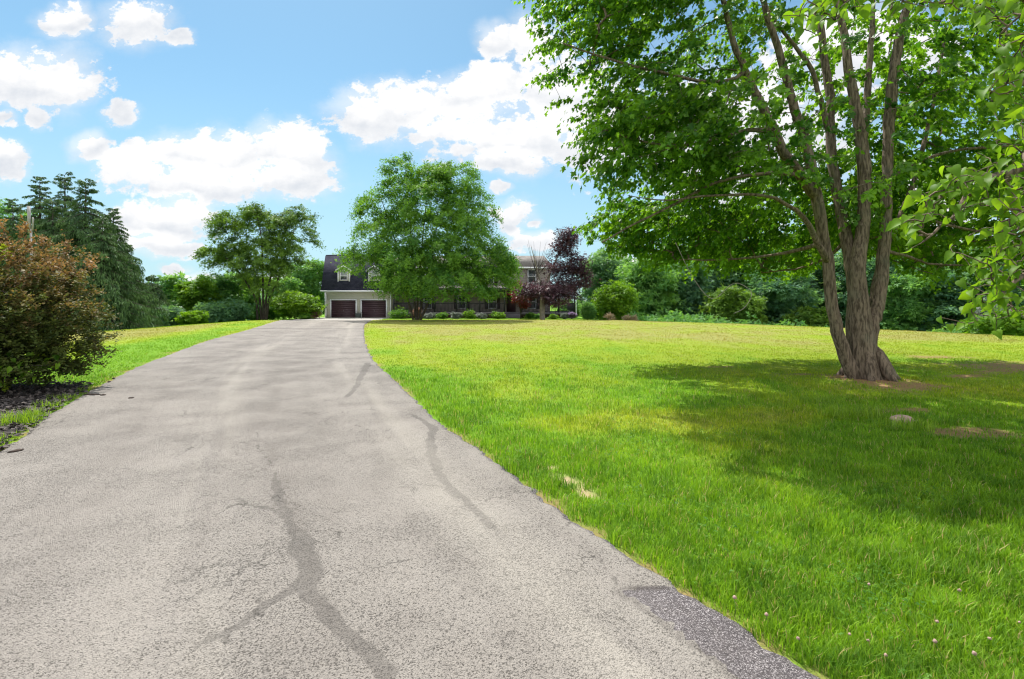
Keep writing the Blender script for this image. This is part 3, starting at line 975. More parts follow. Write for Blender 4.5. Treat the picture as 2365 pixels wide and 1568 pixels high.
dlps = np.stack((ii, ii + 1, ii + nc + 1, ii + nc), 1).ravel()
drive = mesh_obj('driveway', np.stack((dx_, dy_, dz_), 1), dlps, np.full(len(ii), 4), m_drive, smooth=True,
                 attrs={'smear': ('POINT', smear), 'fresh': ('POINT', fresh), 'seam': ('POINT', seam), 'apron': ('POINT', apron), 'crack': ('POINT', crack), 'lane': ('POINT', lane), 'pale': ('POINT', pale)})
tag(drive, kind='structure')

# ------------------------------------------------------------------ mulch bed with its chips
mx_ = np.arange(-14.5, -3, 0.12); my_ = np.arange(1.2, 10.4, 0.12)
MX, MY = np.meshgrid(mx_, my_)
mfx, mfy = MX.ravel(), MY.ravel()
okm = in_poly(mfx + (fbm(mfx * 2, mfy * 2, 100) - 0.5) * 0.5, mfy + (fbm(mfx * 2, mfy * 2, 101) - 0.5) * 0.5, MULCH) & (drive_inside(mfx, mfy) < -0.02)
mz = ground_z(mfx, mfy) + 0.03 + (fbm(mfx * 5, mfy * 5, 102) - 0.5) * 0.05
ncm = len(mx_)
ii = (np.arange(len(my_) - 1)[:, None] * ncm + np.arange(ncm - 1)[None, :]).ravel()
quad = np.stack((ii, ii + 1, ii + ncm + 1, ii + ncm), 1)
quad = quad[okm[quad].all(1)]
used = np.unique(quad); rem = np.zeros(len(mfx), int); rem[used] = np.arange(len(used))
mulch = mesh_obj('mulch_bed', np.stack((mfx, mfy, mz), 1)[used], rem[quad].ravel(), np.full(len(quad), 4), m_mulch, smooth=True)
tag(mulch, kind='structure')
rng = np.random.default_rng(5)
cxx = rng.uniform(-13, -3, 90000); cyy = rng.uniform(1.3, 10.2, 90000)
k = in_poly(cxx, cyy, MULCH) & (drive_inside(cxx, cyy) < 0.05)
cxx, cyy = cxx[k][:26000], cyy[k][:26000]
nC = len(cxx)
cpos = np.stack((cxx, cyy, ground_z(cxx, cyy) + 0.045 + rng.uniform(-0.01, 0.03, nC)), 1)
cdir = rng.normal(0, 1, (nC, 3)); cdir[:, 2] *= 0.25
cn = rng.normal(0, 0.4, (nC, 3)) + np.array((0, 0, 1))
chips = leaves_mesh('mulch_chips', 'dia', cpos, cdir, cn, rng.uniform(0.03, 0.09, nC), rng.uniform(0, 1, nC) ** 1.5, m_chip)
tag(chips, 'dark shredded bark mulch under the bronze shrub beside the driveway', 'mulch', kind='stuff')


# ------------------------------------------------------------------ grass: every blade a bent strip of turf
def blades(name, x, y, h, wd, dry, rng, mat, lean=0.55, parent=None, origin=None):
    n = len(x)
    z0 = ground_z(x, y) - 0.01
    a = rng.uniform(0, 2 * PI, n); fx_, fy_ = np.cos(a), np.sin(a)
    la = rng.uniform(0.1, 1.0, n) * lean
    sx, sy = -fy_, fx_
    tw = rng.uniform(-0.6, 0.6, n)
    b0 = np.stack((x - sx * wd / 2, y - sy * wd / 2, z0), 1); b1 = np.stack((x + sx * wd / 2, y + sy * wd / 2, z0), 1)
    mx1 = x + fx_ * h * la * 0.35; my1 = y + fy_ * h * la * 0.35; mz1 = z0 + h * 0.58
    m0 = np.stack((mx1 - sx * wd * 0.42, my1 - sy * wd * 0.42, mz1), 1); m1 = np.stack((mx1 + sx * wd * 0.42, my1 + sy * wd * 0.42, mz1), 1)
    tp = np.stack((x + fx_ * h * la + sx * tw * h * 0.2, y + fy_ * h * la + sy * tw * h * 0.2, z0 + h * (1 - 0.28 * la)), 1)
    V = np.stack((b0, b1, m1, m0, tp), 1).reshape(-1, 3)
    base = np.arange(n) * 5
    lp = np.stack((base, base + 1, base + 2, base + 3, base + 3, base + 2, base + 4), 1).ravel()
    tot = np.tile([4, 3], n)
    tone = np.clip(rng.normal(0.42, 0.20, n) + 0.55 * (fbm(x * 4.5, y * 4.5, 140, 3) - 0.5) * 2, 0, 1)
    far_ = sst(np.hypot(x, y), 7, 22); tone = 0.45 + (tone - 0.45) * (1 - 0.6 * far_)
    tone = np.where(rng.random(n) < 0.045 * (1 - 0.8 * far_), 0.99, np.minimum(tone, 0.94))
    return mesh_obj(name, V, lp, tot, mat, parent, {'tone': ('FACE', np.repeat(tone, 2)), 'dry': ('FACE', np.repeat(dry, 2))}, False, origin)


rng = np.random.default_rng(17)
N = 900000
Yb = np.exp(rng.uniform(math.log(1.3), math.log(50.0), N))
u = rng.uniform(-1.25, 1.25, N)
Xb = u * Yb + rng.normal(0, 0.05, N)
iw = drive_inside(Xb, Yb)
jag = (fbm(Xb * 5, Yb * 5, 110, 3) - 0.5) * 0.16
sl = soil_mask(Xb, Yb); sd = sand_mask(Xb, Yb)
keep = (iw < 0.012 + jag * 0.75) & (rng.random(N) > sl * 0.84) & (rng.random(N) > sd * 0.93)
keep &= ~in_poly(Xb, Yb, MULCH) & ~((Yb > 52.2) & (Xb > -21) & (Xb < 8))
keep &= (np.hypot(Xb - MAPLE[0], Yb - MAPLE[1]) > 0.5)
keep &= rng.random(N) > 0.25 * sst(fbm(Xb * 2.2, Yb * 2.2, 120), 0.5, 0.75)
Xb, Yb, iw, sl = Xb[keep], Yb[keep], iw[keep], sl[keep]
dr = np.hypot(Xb, Yb)
patch = 0.5 * fbm(Xb * 1.3, Yb * 1.3, 130) + 0.5 * vnoise(Xb * 5, Yb * 5, 131)
hb = (0.040 + 0.115 * patch ** 1.7) * rng.uniform(0.55, 1.25, len(Xb)) * (1 + 0.35 * np.exp(-np.maximum(0, -iw) / 0.3) * (Yb < 12))
hb *= 1.0 - 0.42 * sst(dr, 6, 16)
hb *= 1 - 0.35 * sl
wb = 0.0042 + 0.00034 * np.maximum(dr - 2, 0) ** 1.15
wb *= rng.uniform(0.7, 1.5, len(Xb))
dryb = np.clip(dry_mask(Xb, Yb) + rng.normal(0, 0.09, len(Xb)) * (1 - 0.6 * sst(dr, 7, 22)) - 0.10 * (patch - 0.5), 0, 1)
grass = blades('grass', Xb, Yb, hb, wb, dryb, rng, m_grass, lean=0.75)
tag(grass, 'short sunlit lawn grass on both sides of the driveway', 'grass', kind='stuff')

# ================================================================== HOUSE
KH = 53.5 / F


def hx(px, Y=53.5): return (px - CX) / F * Y


def hz(py, Y=53.5): return EYE + (HY - py) / F * Y


ZG = -0.15
M_SIDE = plain_mat('tan_siding', (0.56, 0.54, 0.47), 0.6, 0.06, 3.0)
M_SIDE2 = plain_mat('rosy_grey_siding', (0.36, 0.31, 0.295), 0.65, 0.08, 3.0)
M_WHITE = plain_mat('white_trim', (0.80, 0.80, 0.86), 0.45, 0.03, 5.0)
M_DOOR = plain_mat('maroon_door', (0.080, 0.042, 0.054), 0.45, 0.12, 1.5)
M_RAIL = plain_mat('charcoal_paint', (0.040, 0.038, 0.050), 0.5, 0.1, 4.0)
M_DECK = plain_mat('deck_board', (0.10, 0.095, 0.11), 0.7, 0.15, 8.0)
M_SKIRT = plain_mat('brown_lattice', (0.045, 0.022, 0.018), 0.8, 0.3, 8.0)
M_METAL = plain_mat('grey_metal', (0.42, 0.42, 0.43), 0.4, 0.1, 5.0, metal=0.6)
M_DARKMET = plain_mat('dark_handle', (0.25, 0.22, 0.22), 0.4, 0.1, 5.0, metal=0.7)
M_SHUT = plain_mat('dark_shutter', (0.05, 0.03, 0.035), 0.6, 0.1, 6.0)


def shingle_mat(name, c0, c1):
    m, t, o = new_mat(name)
    pos = t.n('ShaderNodeNewGeometry').outputs['Position']
    rot = t.vmath('MULTIPLY', pos, (1.0, 0.0, 1.0))
    sp = t.n('ShaderNodeSeparateXYZ'); t.put(sp.inputs[0], rot)
    cb = t.n('ShaderNodeCombineXYZ'); t.put(cb.inputs[0], sp.outputs[0]); t.put(cb.inputs[1], sp.outputs[2])
    br = t.n('ShaderNodeTexBrick'); t.put(br.inputs['Vector'], cb.outputs[0])
    br.inputs['Scale'].default_value = 1.0; br.inputs['Brick Width'].default_value = 0.32; br.inputs['Row Height'].default_value = 0.14
    br.inputs['Mortar Size'].default_value = 0.008
    br.inputs['Color1'].default_value = (*c0, 1); br.inputs['Color2'].default_value = (*c1, 1); br.inputs['Mortar'].default_value = (*[v * 0.45 for v in c0], 1)
    n_ = t.noise(pos, 1.3, 4.0).outputs[0]
    c = t.mix(t.sstep(n_, 0.35, 0.7, 0.0, 0.3), br.outputs[0], tuple(v * 1.5 for v in c1))
    b = t.n('ShaderNodeBsdfPrincipled'); t.put(b.inputs['Base Color'], c); b.inputs['Roughness'].default_value = 0.9
    b.inputs['Specular IOR Level'].default_value = 0.2
    t.t.links.new(b.outputs[0], o.inputs[0])
    return m


M_ROOF = shingle_mat('slate_blue_shingle', (0.026, 0.027, 0.048), (0.048, 0.048, 0.078))
M_ROOF2 = shingle_mat('grey_tan_shingle', (0.17, 0.155, 0.145), (0.22, 0.20, 0.185))
m_glass, t, o = new_mat('window_glass')
b = t.n('ShaderNodeBsdfPrincipled'); b.inputs['Base Color'].default_value = (0.055, 0.065, 0.075, 1); b.inputs['Roughness'].default_value = 0.06
b.inputs['Specular IOR Level'].default_value = 0.9
t.t.links.new(b.outputs[0], o.inputs[0])
m_blind = plain_mat('window_blind', (0.36, 0.38, 0.42), 0.7, 0.05, 3.0)

XG0, XG1 = hx(751), hx(903)
ZE = hz(672)
house = empty('house', (XG0, 53.5, ZG), 'tan sided house with a maroon two door garage, dark dormered roof and long porch', 'house')
HO = np.array((XG0, 53.5, ZG))


def lapped(mb, x0, x1, z0, z1, y, lap=0.16, d=0.005):
    """lap siding: a saw-toothed wall strip"""
    n = max(1, int(round((z1 - z0) / lap))); h = (z1 - z0) / n
    for i in range(n):
        a = z0 + i * h
        mb.poly([(x0, y - d, a), (x1, y - d, a), (x1, y, a + h), (x0, y, a + h), (x0, y + 0.05, a), (x1, y + 0.05, a), (x1, y + 0.05, a + h), (x0, y + 0.05, a + h)],
                [(0, 1, 2, 3), (0, 4, 5, 1), (0, 3, 7, 4), (1, 5, 6, 2)])
    return mb


# garage walls round the door openings
D1 = (hx(765), hx(821.5)); D2 = (hx(835.6), hx(891.6)); ZD = hz(693.4)
mb = MB()
lapped(mb, XG0, XG1, ZD, ZE, 53.5)
for a, b_ in ((XG0, D1[0]), (D1[1], D2[0]), (D2[1], XG1)): lapped(mb, a, b_, ZG, ZD, 53.5)
mb.box(XG0, XG0 + 0.12, 53.56, 62.5, ZG, ZE); mb.box(XG1 - 0.12, XG1, 53.56, 62.5, ZG, ZE); mb.box(XG0 + 0.12, XG1 - 0.12, 62.3, 62.5, ZG, ZE)
# gable ends of the gambrel roof
prof = [(53.6, ZE), (54.55, 6.25), (58.0, 6.6), (61.5, 6.25), (62.5, ZE)]
mb.prism_x(prof, XG0, XG0 + 0.12); mb.prism_x(prof, XG1 - 0.12, XG1)
mb.build('garage_wall', M_SIDE, house, HO)
# gambrel roof: steep face towards the drive
mb = MB()
oy, th = 53.12, 0.14
rp = [(oy, ZE - 0.03), (54.45, 6.36), (58.0, 6.72), (61.55, 6.36), (62.9, ZE - 0.03)]
for (ya, za), (yb, zb) in zip(rp[:-1], rp[1:]):
    L = math.hypot(yb - ya, zb - za); ny_, nz_ = -(zb - za) / L * th, (yb - ya) / L * th
    mb.prism_x([(ya, za), (yb, zb), (yb + ny_, zb + nz_), (ya + ny_, za + nz_)], XG0 - 0.28, XG1 + 0.2)
gr = mb.build('garage_roof', M_ROOF, house, HO)
mb = MB().box(XG0 - 0.30, XG1 + 0.2, 52.9, 53.08, ZE - 0.11, ZE + 0.05)
mb.build('gutter', M_WHITE, house, HO)
mb = MB().tube([(XG0 + 0.14, 53.0, ZE - 0.1), (XG0 + 0.14, 53.4, ZE - 0.35), (XG0 + 0.14, 53.42, ZG + 0.05)], 0.05, 8)
mb.build('downspout', M_WHITE, house, HO, smooth=True)
mb = MB().tube([(XG1 + 0.32, 53.05, ZE - 0.1), (XG1 + 0.32, 53.3, ZE - 0.35), (XG1 + 0.32, 53.32, ZG + 0.05)], 0.05, 8)
mb.build('downspout', M_WHITE, house, HO, smooth=True)
for xa, xb in ((XG0 - 0.03, XG0 + 0.09), (XG1 - 0.09, XG1 + 0.03)):
    MB().box(xa, xb, 53.455, 53.475, ZG, ZE - 0.11).build('corner_trim', M_WHITE, house, HO)
for (a, b_) in (D1, D2):
    mb = MB()
    mb.box(a - 0.13, a, 53.44, 53.72, ZG, ZD + 0.13); mb.box(b_, b_ + 0.13, 53.44, 53.72, ZG, ZD + 0.13); mb.box(a, b_, 53.44, 53.72, ZD, ZD + 0.13)
    mb.build('door_frame', M_WHITE, house, HO)
    mb = MB(); n = 8; h = (ZD - ZG) / n
    for i in range(n):
        z0 = ZG + i * h
        mb.prism_x([(53.68, z0), (53.62, z0 + 0.012), (53.60, z0 + h * 0.3), (53.60, z0 + h * 0.7), (53.62, z0 + h - 0.012), (53.68, z0 + h)], a + 0.005, b_ - 0.005)
    gd = mb.build('garage_door', M_DOOR, house, HO)
    xc = (a + b_) / 2
    MB().box(xc - 0.02, xc + 0.02, 53.57, 53.60, ZG + 0.62, ZG + 0.80).build('handle', M_DARKMET, gd)
    gd_h = gd.children[0]
    for v in gd_h.data.vertices: v.co -= Vector(HO.tolist())


def window(x0, x1, z0, z1, y, parent, blind=0.55, fw=0.09, shutters=False):
    """a double-hung window standing on the wall plane y (front face towards -y)"""
    mb = MB()
    mb.box(x0, x0 + fw, y - 0.05, y + 0.04, z0, z1); mb.box(x1 - fw, x1, y - 0.05, y + 0.04, z0, z1)
    mb.box(x0 + fw, x1 - fw, y - 0.05, y + 0.04, z0, z0 + fw); mb.box(x0 + fw, x1 - fw, y - 0.05, y + 0.04, z1 - fw, z1)
    zm = (z0 + z1) / 2
    mb.box(x0 + fw, x1 - fw, y - 0.03, y + 0.02, zm - 0.03, zm + 0.03)
    wn = mb.build('window', M_WHITE, parent, HO)
    MB().box(x0 + fw, x1 - fw, y - 0.012, y + 0.0, z0 + fw, z1 - fw).build('pane', m_glass, wn, HO)
    if blind:
        zb = z1 - fw - (z1 - z0 - 2 * fw) * blind
        MB().box(x0 + fw, x1 - fw, y - 0.02, y - 0.0135, zb, z1 - fw).build('blind', m_blind, wn, HO)
    if shutters:
        for s0 in (x0 - 0.36, x1 + 0.02):
            MB().box(s0, s0 + 0.34, y - 0.035, y + 0.01, z0, z1).build('shutter', M_SHUT, wn, HO)
    return wn


for pa, pb in ((780, 808), (851, 877.8)):
    Yd = 53.36
    x0, x1 = hx(pa, Yd), hx(pb, Yd); z0, z1, zp = hz(652, Yd), hz(624, Yd), hz(615.5, Yd); xm = (x0 + x1) / 2
    dm = empty('dormer', (0, 0, 0)); dm.parent = house
    mb = MB()
    mb.prism_y([(x0, z0), (x1, z0), (x1, z1), (xm, zp), (x0, z1)], Yd, 54.9)
    mb.build('dormer_wall', M_SIDE, dm, HO)
    mb = MB()
    mb.box(x0 - 0.02, x0 + 0.11, Yd - 0.03, Yd - 0.003, z0 - 0.05, z1); mb.box(x1 - 0.11, x1 + 0.02, Yd - 0.03, Yd - 0.003, z0 - 0.05, z1); mb.box(x0 + 0.11, x1 - 0.11, Yd - 0.03, Yd - 0.003, z0 - 0.05, z0 + 0.07)
    mb.build('dormer_trim', M_WHITE, dm, HO)
    mb = MB(); e = 0.2; sl = (zp - z1) / (xm - x0)
    mb.prism_y([(x0 - e, z1 - e * sl), (xm, zp), (xm, zp + 0.12), (x0 - e, z1 - e * sl + 0.12)], Yd - 0.18, 55.2)
    mb.prism_y([(xm + 0.001, zp), (x1 + e, z1 - e * sl), (x1 + e, z1 - e * sl + 0.12), (xm + 0.001, zp + 0.12)], Yd - 0.18, 55.2)
    mb.build('dormer_roof', M_ROOF, dm, HO)
    mb = MB()
    mb.prism_y([(x0 - e - 0.01, z1 - e * sl - 0.05), (xm, zp - 0.04), (xm, zp + 0.13), (x0 - e - 0.01, z1 - e * sl + 0.13)], Yd - 0.22, Yd - 0.181)
    mb.prism_y([(xm + 0.001, zp - 0.04), (x1 + e + 0.01, z1 - e * sl - 0.05), (x1 + e + 0.01, z1 - e * sl + 0.13), (xm + 0.001, zp + 0.13)], Yd - 0.22, Yd - 0.181)
    mb.build('barge_board', M_WHITE, dm, HO)
    f_ = 0.075
    wx0, wx1, wz0, wz1 = x0 + 0.24, x1 - 0.24, z0 + 0.2, z1 - 0.02
    # windows of the dormers are parts of the house (a dormer already is one level down)
    mb = MB()
    for a_ in ((wx0, wx0 + f_, wz0, wz1), (wx1 - f_, wx1, wz0, wz1), (wx0 + f_, wx1 - f_, wz0, wz0 + f_), (wx0 + f_, wx1 - f_, wz1 - f_, wz1)):
        mb.box(a_[0], a_[1], Yd - 0.06, Yd - 0.003, a_[2], a_[3])
    zm = (wz0 + wz1) / 2
    mb.box(wx0 + f_, wx1 - f_, Yd - 0.045, Yd - 0.003, zm - 0.03, zm + 0.03)
    mb.build('window_frame', M_WHITE, dm, HO)
    MB().box(wx0 + f_, wx1 - f_, Yd - 0.022, Yd - 0.004, wz0 + f_, wz1 - f_).build('window_pane', m_glass, dm, HO)
    MB().box(wx0 + f_, wx1 - f_, Yd - 0.030, Yd - 0.0235, wz0 + f_ + 0.28, wz1 - f_).build('window_blind', m_blind, dm, HO)

# main block with its hip roof
YM = 55.6
XM0, XM1 = XG1 + 0.02, 4.15
ZM = 5.25
mb = MB()
lapped(mb, XM0, XM1, ZG, ZM, YM, 0.18)
mb.box(XM0, XM1, YM + 0.06, 64.0, ZG, ZM)
mb.build('main_wall', M_SIDE2, house, HO)
ov = 0.4
e0, e1, f0, f1 = XM0 - 0.1, XM1 + ov, YM - ov, 64.0 + ov
rz_ = hz(590.6, 59.8); ry_ = 59.8
rx0, rx1 = XM0 + 2.0, hx(1256, 59.8)
mb = MB().poly([(e0, f0, ZM), (e1, f0, ZM), (e1, f1, ZM), (e0, f1, ZM), (rx0, ry_, rz_), (rx1, ry_, rz_)],
               [(0, 1, 5, 4), (1, 2, 5), (2, 3, 4, 5), (3, 0, 4), (3, 2, 1, 0)])
mb.build('main_roof', M_ROOF2, house, HO)
MB().box(e0, e1 + 0.1, f0 - 0.12, f0 + 0.02, ZM - 0.14, ZM + 0.02).build('gutter', M_WHITE, house, HO)
for x0 in (1.68, -2.9, -6.6, -10.3):
    window(x0, x0 + 0.95, 3.5, 5.05, YM - 0.02, house, 0.0 if x0 > 0 else 0.5, 0.1, x0 < 0)
for x0 in (1.70, -2.6, -5.9, -9.6):
    window(x0, x0 + 0.95, 0.75, 2.25, YM - 0.02, house, 0.0, 0.1, True)
mb = MB().box(-0.55, 0.4, YM - 0.08, YM - 0.02, 0.42, 2.45)
fd = mb.build('front_door', M_DOOR, house, HO)
MB().box(0.25, 0.31, YM - 0.13, YM - 0.08, 1.35, 1.45).build('handle', M_DARKMET, fd, HO)

# porch
YP, XP0, XP1, ZDK = 53.15, hx(909), hx(1329, 53.15), 0.40
MB().box(XP0, XP1, YP, YM - 0.03, ZDK - 0.20, ZDK).box(XM1 + 0.02, XP1, YM - 0.03, 60, ZDK - 0.20, ZDK).build('porch_deck', M_DECK, house, HO)
mb = MB()
x = XP0 + 0.05
while x < XP1 - 0.1:
    mb.box(x, x + 0.07, YP + 0.06, YP + 0.09, ZG - 0.05, ZDK - 0.20); x += 0.11
mb.box(XP0, XP1, YP + 0.10, YP + 0.14, ZG - 0.05, ZDK - 0.2)
mb.build('porch_skirt', M_SKIRT, house, HO)
zr0, zr1 = hz(668, YP), 3.25
mb = MB().prism_x([(YP - 0.35, zr0), (YM - 0.06, zr1), (YM - 0.06, zr1 + 0.13), (YP - 0.35, zr0 + 0.13)], XP0 - 0.1, XP1 + 0.15)
mb.box(XM1 + 0.04, XP1 + 0.15, YM - 0.05, 60, zr0 + 0.35, zr0 + 0.5)
mb.build('porch_roof', M_ROOF2, house, HO)
MB().box(XP0 - 0.1, XP1 + 0.18, YP - 0.50, YP - 0.355, zr0 - 0.02, zr0 + 0.14).build('porch_gutter', M_RAIL, house, HO)
MB().box(XP0, XP1, YP - 0.02, YP + 0.10, zr0 - 0.28, zr0 - 0.03).build('porch_beam', M_RAIL, house, HO)
posts = [XP0 + 0.08] + [hx(p, YP) for p in (957, 1004, 1055, 1108, 1165, 1205, 1248, 1290)] + [XP1 - 0.1]
for i, x in enumerate(posts):
    MB().box(x - 0.065, x + 0.065, YP + 0.02, YP + 0.15, ZDK, zr0 - 0.28).build('porch_post', M_WHITE if i in (1,) else M_RAIL, house, HO)
for a, b_ in zip(posts[:-1], posts[1:]):
    if 1150 < (a / YP * F + CX) < 1168: continue
    mb = MB()
    mb.box(a + 0.066, b_ - 0.066, YP + 0.045, YP + 0.125, ZDK + 0.92, ZDK + 1.0); mb.box(a + 0.066, b_ - 0.066, YP + 0.06, YP + 0.11, ZDK + 0.09, ZDK + 0.15)
    n = max(2, int((b_ - a) / 0.135))
    for k in range(1, n):
        x = a + (b_ - a) * k / n
        mb.box(x - 0.02, x + 0.02, YP + 0.065, YP + 0.105, ZDK + 0.15, ZDK + 0.92)
    mb.build('railing', M_RAIL, house, HO)
mb = MB().box(XP1 - 0.14, XP1 - 0.06, YP + 0.16, 60, ZDK + 0.92, ZDK + 1.0).box(XP1 - 0.13, XP1 - 0.07, YP + 0.16, 60, ZDK + 0.09, ZDK + 0.15)
for k in range(50): mb.box(XP1 - 0.12, XP1 - 0.08, YP + 0.25 + k * 0.135, YP + 0.29 + k * 0.135, ZDK + 0.15, ZDK + 0.92)
mb.build('railing', M_RAIL, house, HO)
MB().tube([(XP1 + 0.06, YP - 0.3, zr0), (XP1 + 0.06, YP - 0.06, zr0 - 0.35), (XP1 + 0.06, YP - 0.05, ZDK), (XP1 + 0.14, YP - 0.1, ZG + 0.15)], 0.05, 8).build('downspout', M_WHITE, house, HO, smooth=True)
xa, xb = posts[5] + 0.07, posts[6] - 0.07
mb = MB()
for k in range(3): mb.box(xa, xb, YP - 0.3 * (k + 1), YP - 0.3 * k - 0.003, ZG - 0.05, ZDK - 0.14 * (k + 1))
mb.build('porch_step', M_DECK, house, HO)
MB().box(XG0 + 1.0, XG0 + 1.6, 60.2, 60.8, 6.2, 7.2).build('chimney', M_ROOF, house, HO)

# small bin between the garage doors
bx = hx(829); mb = MB()
binr = empty('storage_bin', (bx, 53.2, ZG), 'small dark grey bin standing between the two garage doors', 'bin')
BO = np.array((bx, 53.2, ZG)); mb.poly([(-0.22, -0.16, 0), (0.22, -0.16, 0), (0.22, 0.16, 0), (-0.22, 0.16, 0), (-0.26, -0.19, 0.42), (0.26, -0.19, 0.42), (0.26, 0.19, 0.42), (-0.26, 0.19, 0.42)],
        [(0, 3, 2, 1), (4, 5, 6, 7), (0, 1, 5, 4), (1, 2, 6, 5), (2, 3, 7, 6), (3, 0, 4, 7)])
m_bin = plain_mat('bin_plastic', (0.07, 0.085, 0.08), 0.5, 0.1, 8.0)
mb.build('body', m_bin, binr, None, bevel=0.015)
MB().box(-0.28, 0.28, -0.21, 0.21, 0.423, 0.47).build('lid', m_bin, binr, None, bevel=0.015)

# weathered mast among the spruces
MY_ = 23.0
a = P(68, 475, MY_); b_ = P(73, 640, MY_); b_[2] = tz(b_[0], MY_)
mast = empty('utility_mast', b_, 'pale grey leaning mast behind the bronze shrub, with a small lamp arm', 'pole')
m_mast = plain_mat('weathered_zinc', (0.27, 0.255, 0.255), 0.55, 0.15, 6.0)
mid = P(71.5, 530, MY_)
MB().tube([b_, mid], 0.042, 10).build('pole', m_mast, mast, b_, smooth=True)
c0_ = P(69.5, 538, MY_); c1_ = P(66, 476, MY_)
MB().tube([c0_ + np.array((-0.02, 0, 0)), c1_], 0.062, 8).build('upper_sleeve', m_mast, mast, b_, smooth=True)
MB().tube([P(75, 532, MY_), P(76.5, 505, MY_), P(75, 503, MY_)], 0.035, 8).build('conduit', m_mast, mast, b_, smooth=True)
l0 = P(69, 536, MY_)
MB().tube([l0, P(61, 518, MY_), P(57, 514, MY_)], [0.035, 0.06, 0.075], 8).build('lamp_arm', m_mast, mast, b_, smooth=True)

# ================================================================== THE BIG MAPLE
def Q(Y, *pts):
    """polyline of pixel points; Y is one depth or (from, to)"""
    n = len(pts); ys = np.linspace(Y[0], Y[1], n) if isinstance(Y, tuple) else [Y] * n
    return [P(px, py, y) for (px, py), y in zip(pts, ys)]


mbx, mby = MAPLE
MZ = float(ground_z(np.array([mbx]), np.array([mby]))[0])
top = lambda pts, dx, dy, dz: pts + [pts[-1] + np.array((dx, dy, dz))]
base_c = np.array((mbx, mby, MZ - 0.15))
trunkD = [base_c] + Q(10.15, (1994, 850), (1988, 800), (1983, 740), (1981, 680)) + Q((10.15, 10.6), (1980, 614), (1994, 512), (1996, 384), (1979, 256), (1958, 153), (1948, 66))
trunkD = top(top(trunkD, -0.25, 0.2, 1.4), -0.2, 0.3, 1.5)
stemA = [base_c + np.array((-0.2, -0.08, 0.0))] + Q((10.05, 9.9), (1966, 855), (1948, 810), (1934, 767), (1918, 680), (1912, 604), (1902, 553), (1892, 491)) + Q((9.9, 9.6), (1876, 409), (1861, 327), (1826, 225), (1805, 138), (1774, 41))
stemA = top(top(stemA, -0.5, -0.2, 1.2), -0.4, -0.2, 1.2)
stemB = Q((9.9, 9.2), (1886, 460), (1842, 395), (1810, 353), (1789, 302), (1759, 240), (1728, 174), (1697, 102), (1672, 10))
stemB = top(top(stemB, -0.4, -0.3, 1.0), -0.4, -0.3, 1.0)
stemC = Q((10.2, 11.2), (1981, 700), (1966, 610), (1953, 542), (1943, 491), (1927, 409), (1917, 307), (1917, 220), (1902, 128), (1890, 10))
stemC = top(top(stemC, 0.0, 0.5, 1.2), 0.0, 0.4, 1.2)
stemC2 = Q((10.85, 10.6), (1919, 330), (1905, 270), (1892, 220), (1871, 153), (1820, 87), (1779, 31))
stemC2 = top(stemC2, -0.6, -0.1, 1.2)
stemD2 = Q((10.5, 11.0), (1992, 330), (2000, 271), (2005, 179), (2014, 66), (2016, -20)); stemD2 = top(stemD2, 0.2, 0.4, 1.3)
stemE = [base_c + np.array((0.15, 0.1, 0.1))] + Q((10.2, 10.5), (2004, 800), (2012, 745), (2022, 720), (2035, 640), (2045, 512), (2050, 358), (2056, 246), (2068, 143), (2088, 41))
stemE = top(top(stemE, 0.5, 0.1, 1.2), 0.5, 0.1, 1.2)
stemE2 = Q((10.25, 11.6), (2010, 740), (2020, 660), (2034, 610), (2060, 540), (2110, 420), (2150, 260), (2180, 100))
limbL = Q((9.9, 8.6), (1912, 604), (1885, 555), (1866, 515), (1830, 480), (1760, 450), (1640, 452), (1540, 462), (1450, 452))
limbL2 = Q((9.5, 8.8), (1789, 302), (1728, 300), (1687, 312), (1600, 335), (1500, 330), (1400, 300))
limbL3 = Q((9.3, 8.6), (1728, 174), (1640, 190), (1540, 170), (1420, 140), (1300, 100))
limbL4 = Q((9.6, 9.0), (1876, 409), (1780, 400), (1660, 420), (1560, 470), (1460, 520), (1390, 560))
limbR1 = Q((10.5, 10.2), (2048, 420), (2110, 380), (2190, 350), (2290, 340), (2420, 330))
limbR2 = Q((10.5, 11.2), (2045, 520), (2110, 500), (2190, 520), (2290, 540), (2400, 560))
limbK = Q((10.0, 12.4), (1902, 560), (1850, 575), (1780, 590), (1680, 600), (1560, 600))
limbK2 = Q((10.4, 12.8), (1953, 560), (1900, 600), (1840, 620), (1760, 630))
limbR3 = Q((10.4, 13.0), (2040, 580), (2090, 590), (2160, 610), (2260, 610), (2340, 600))
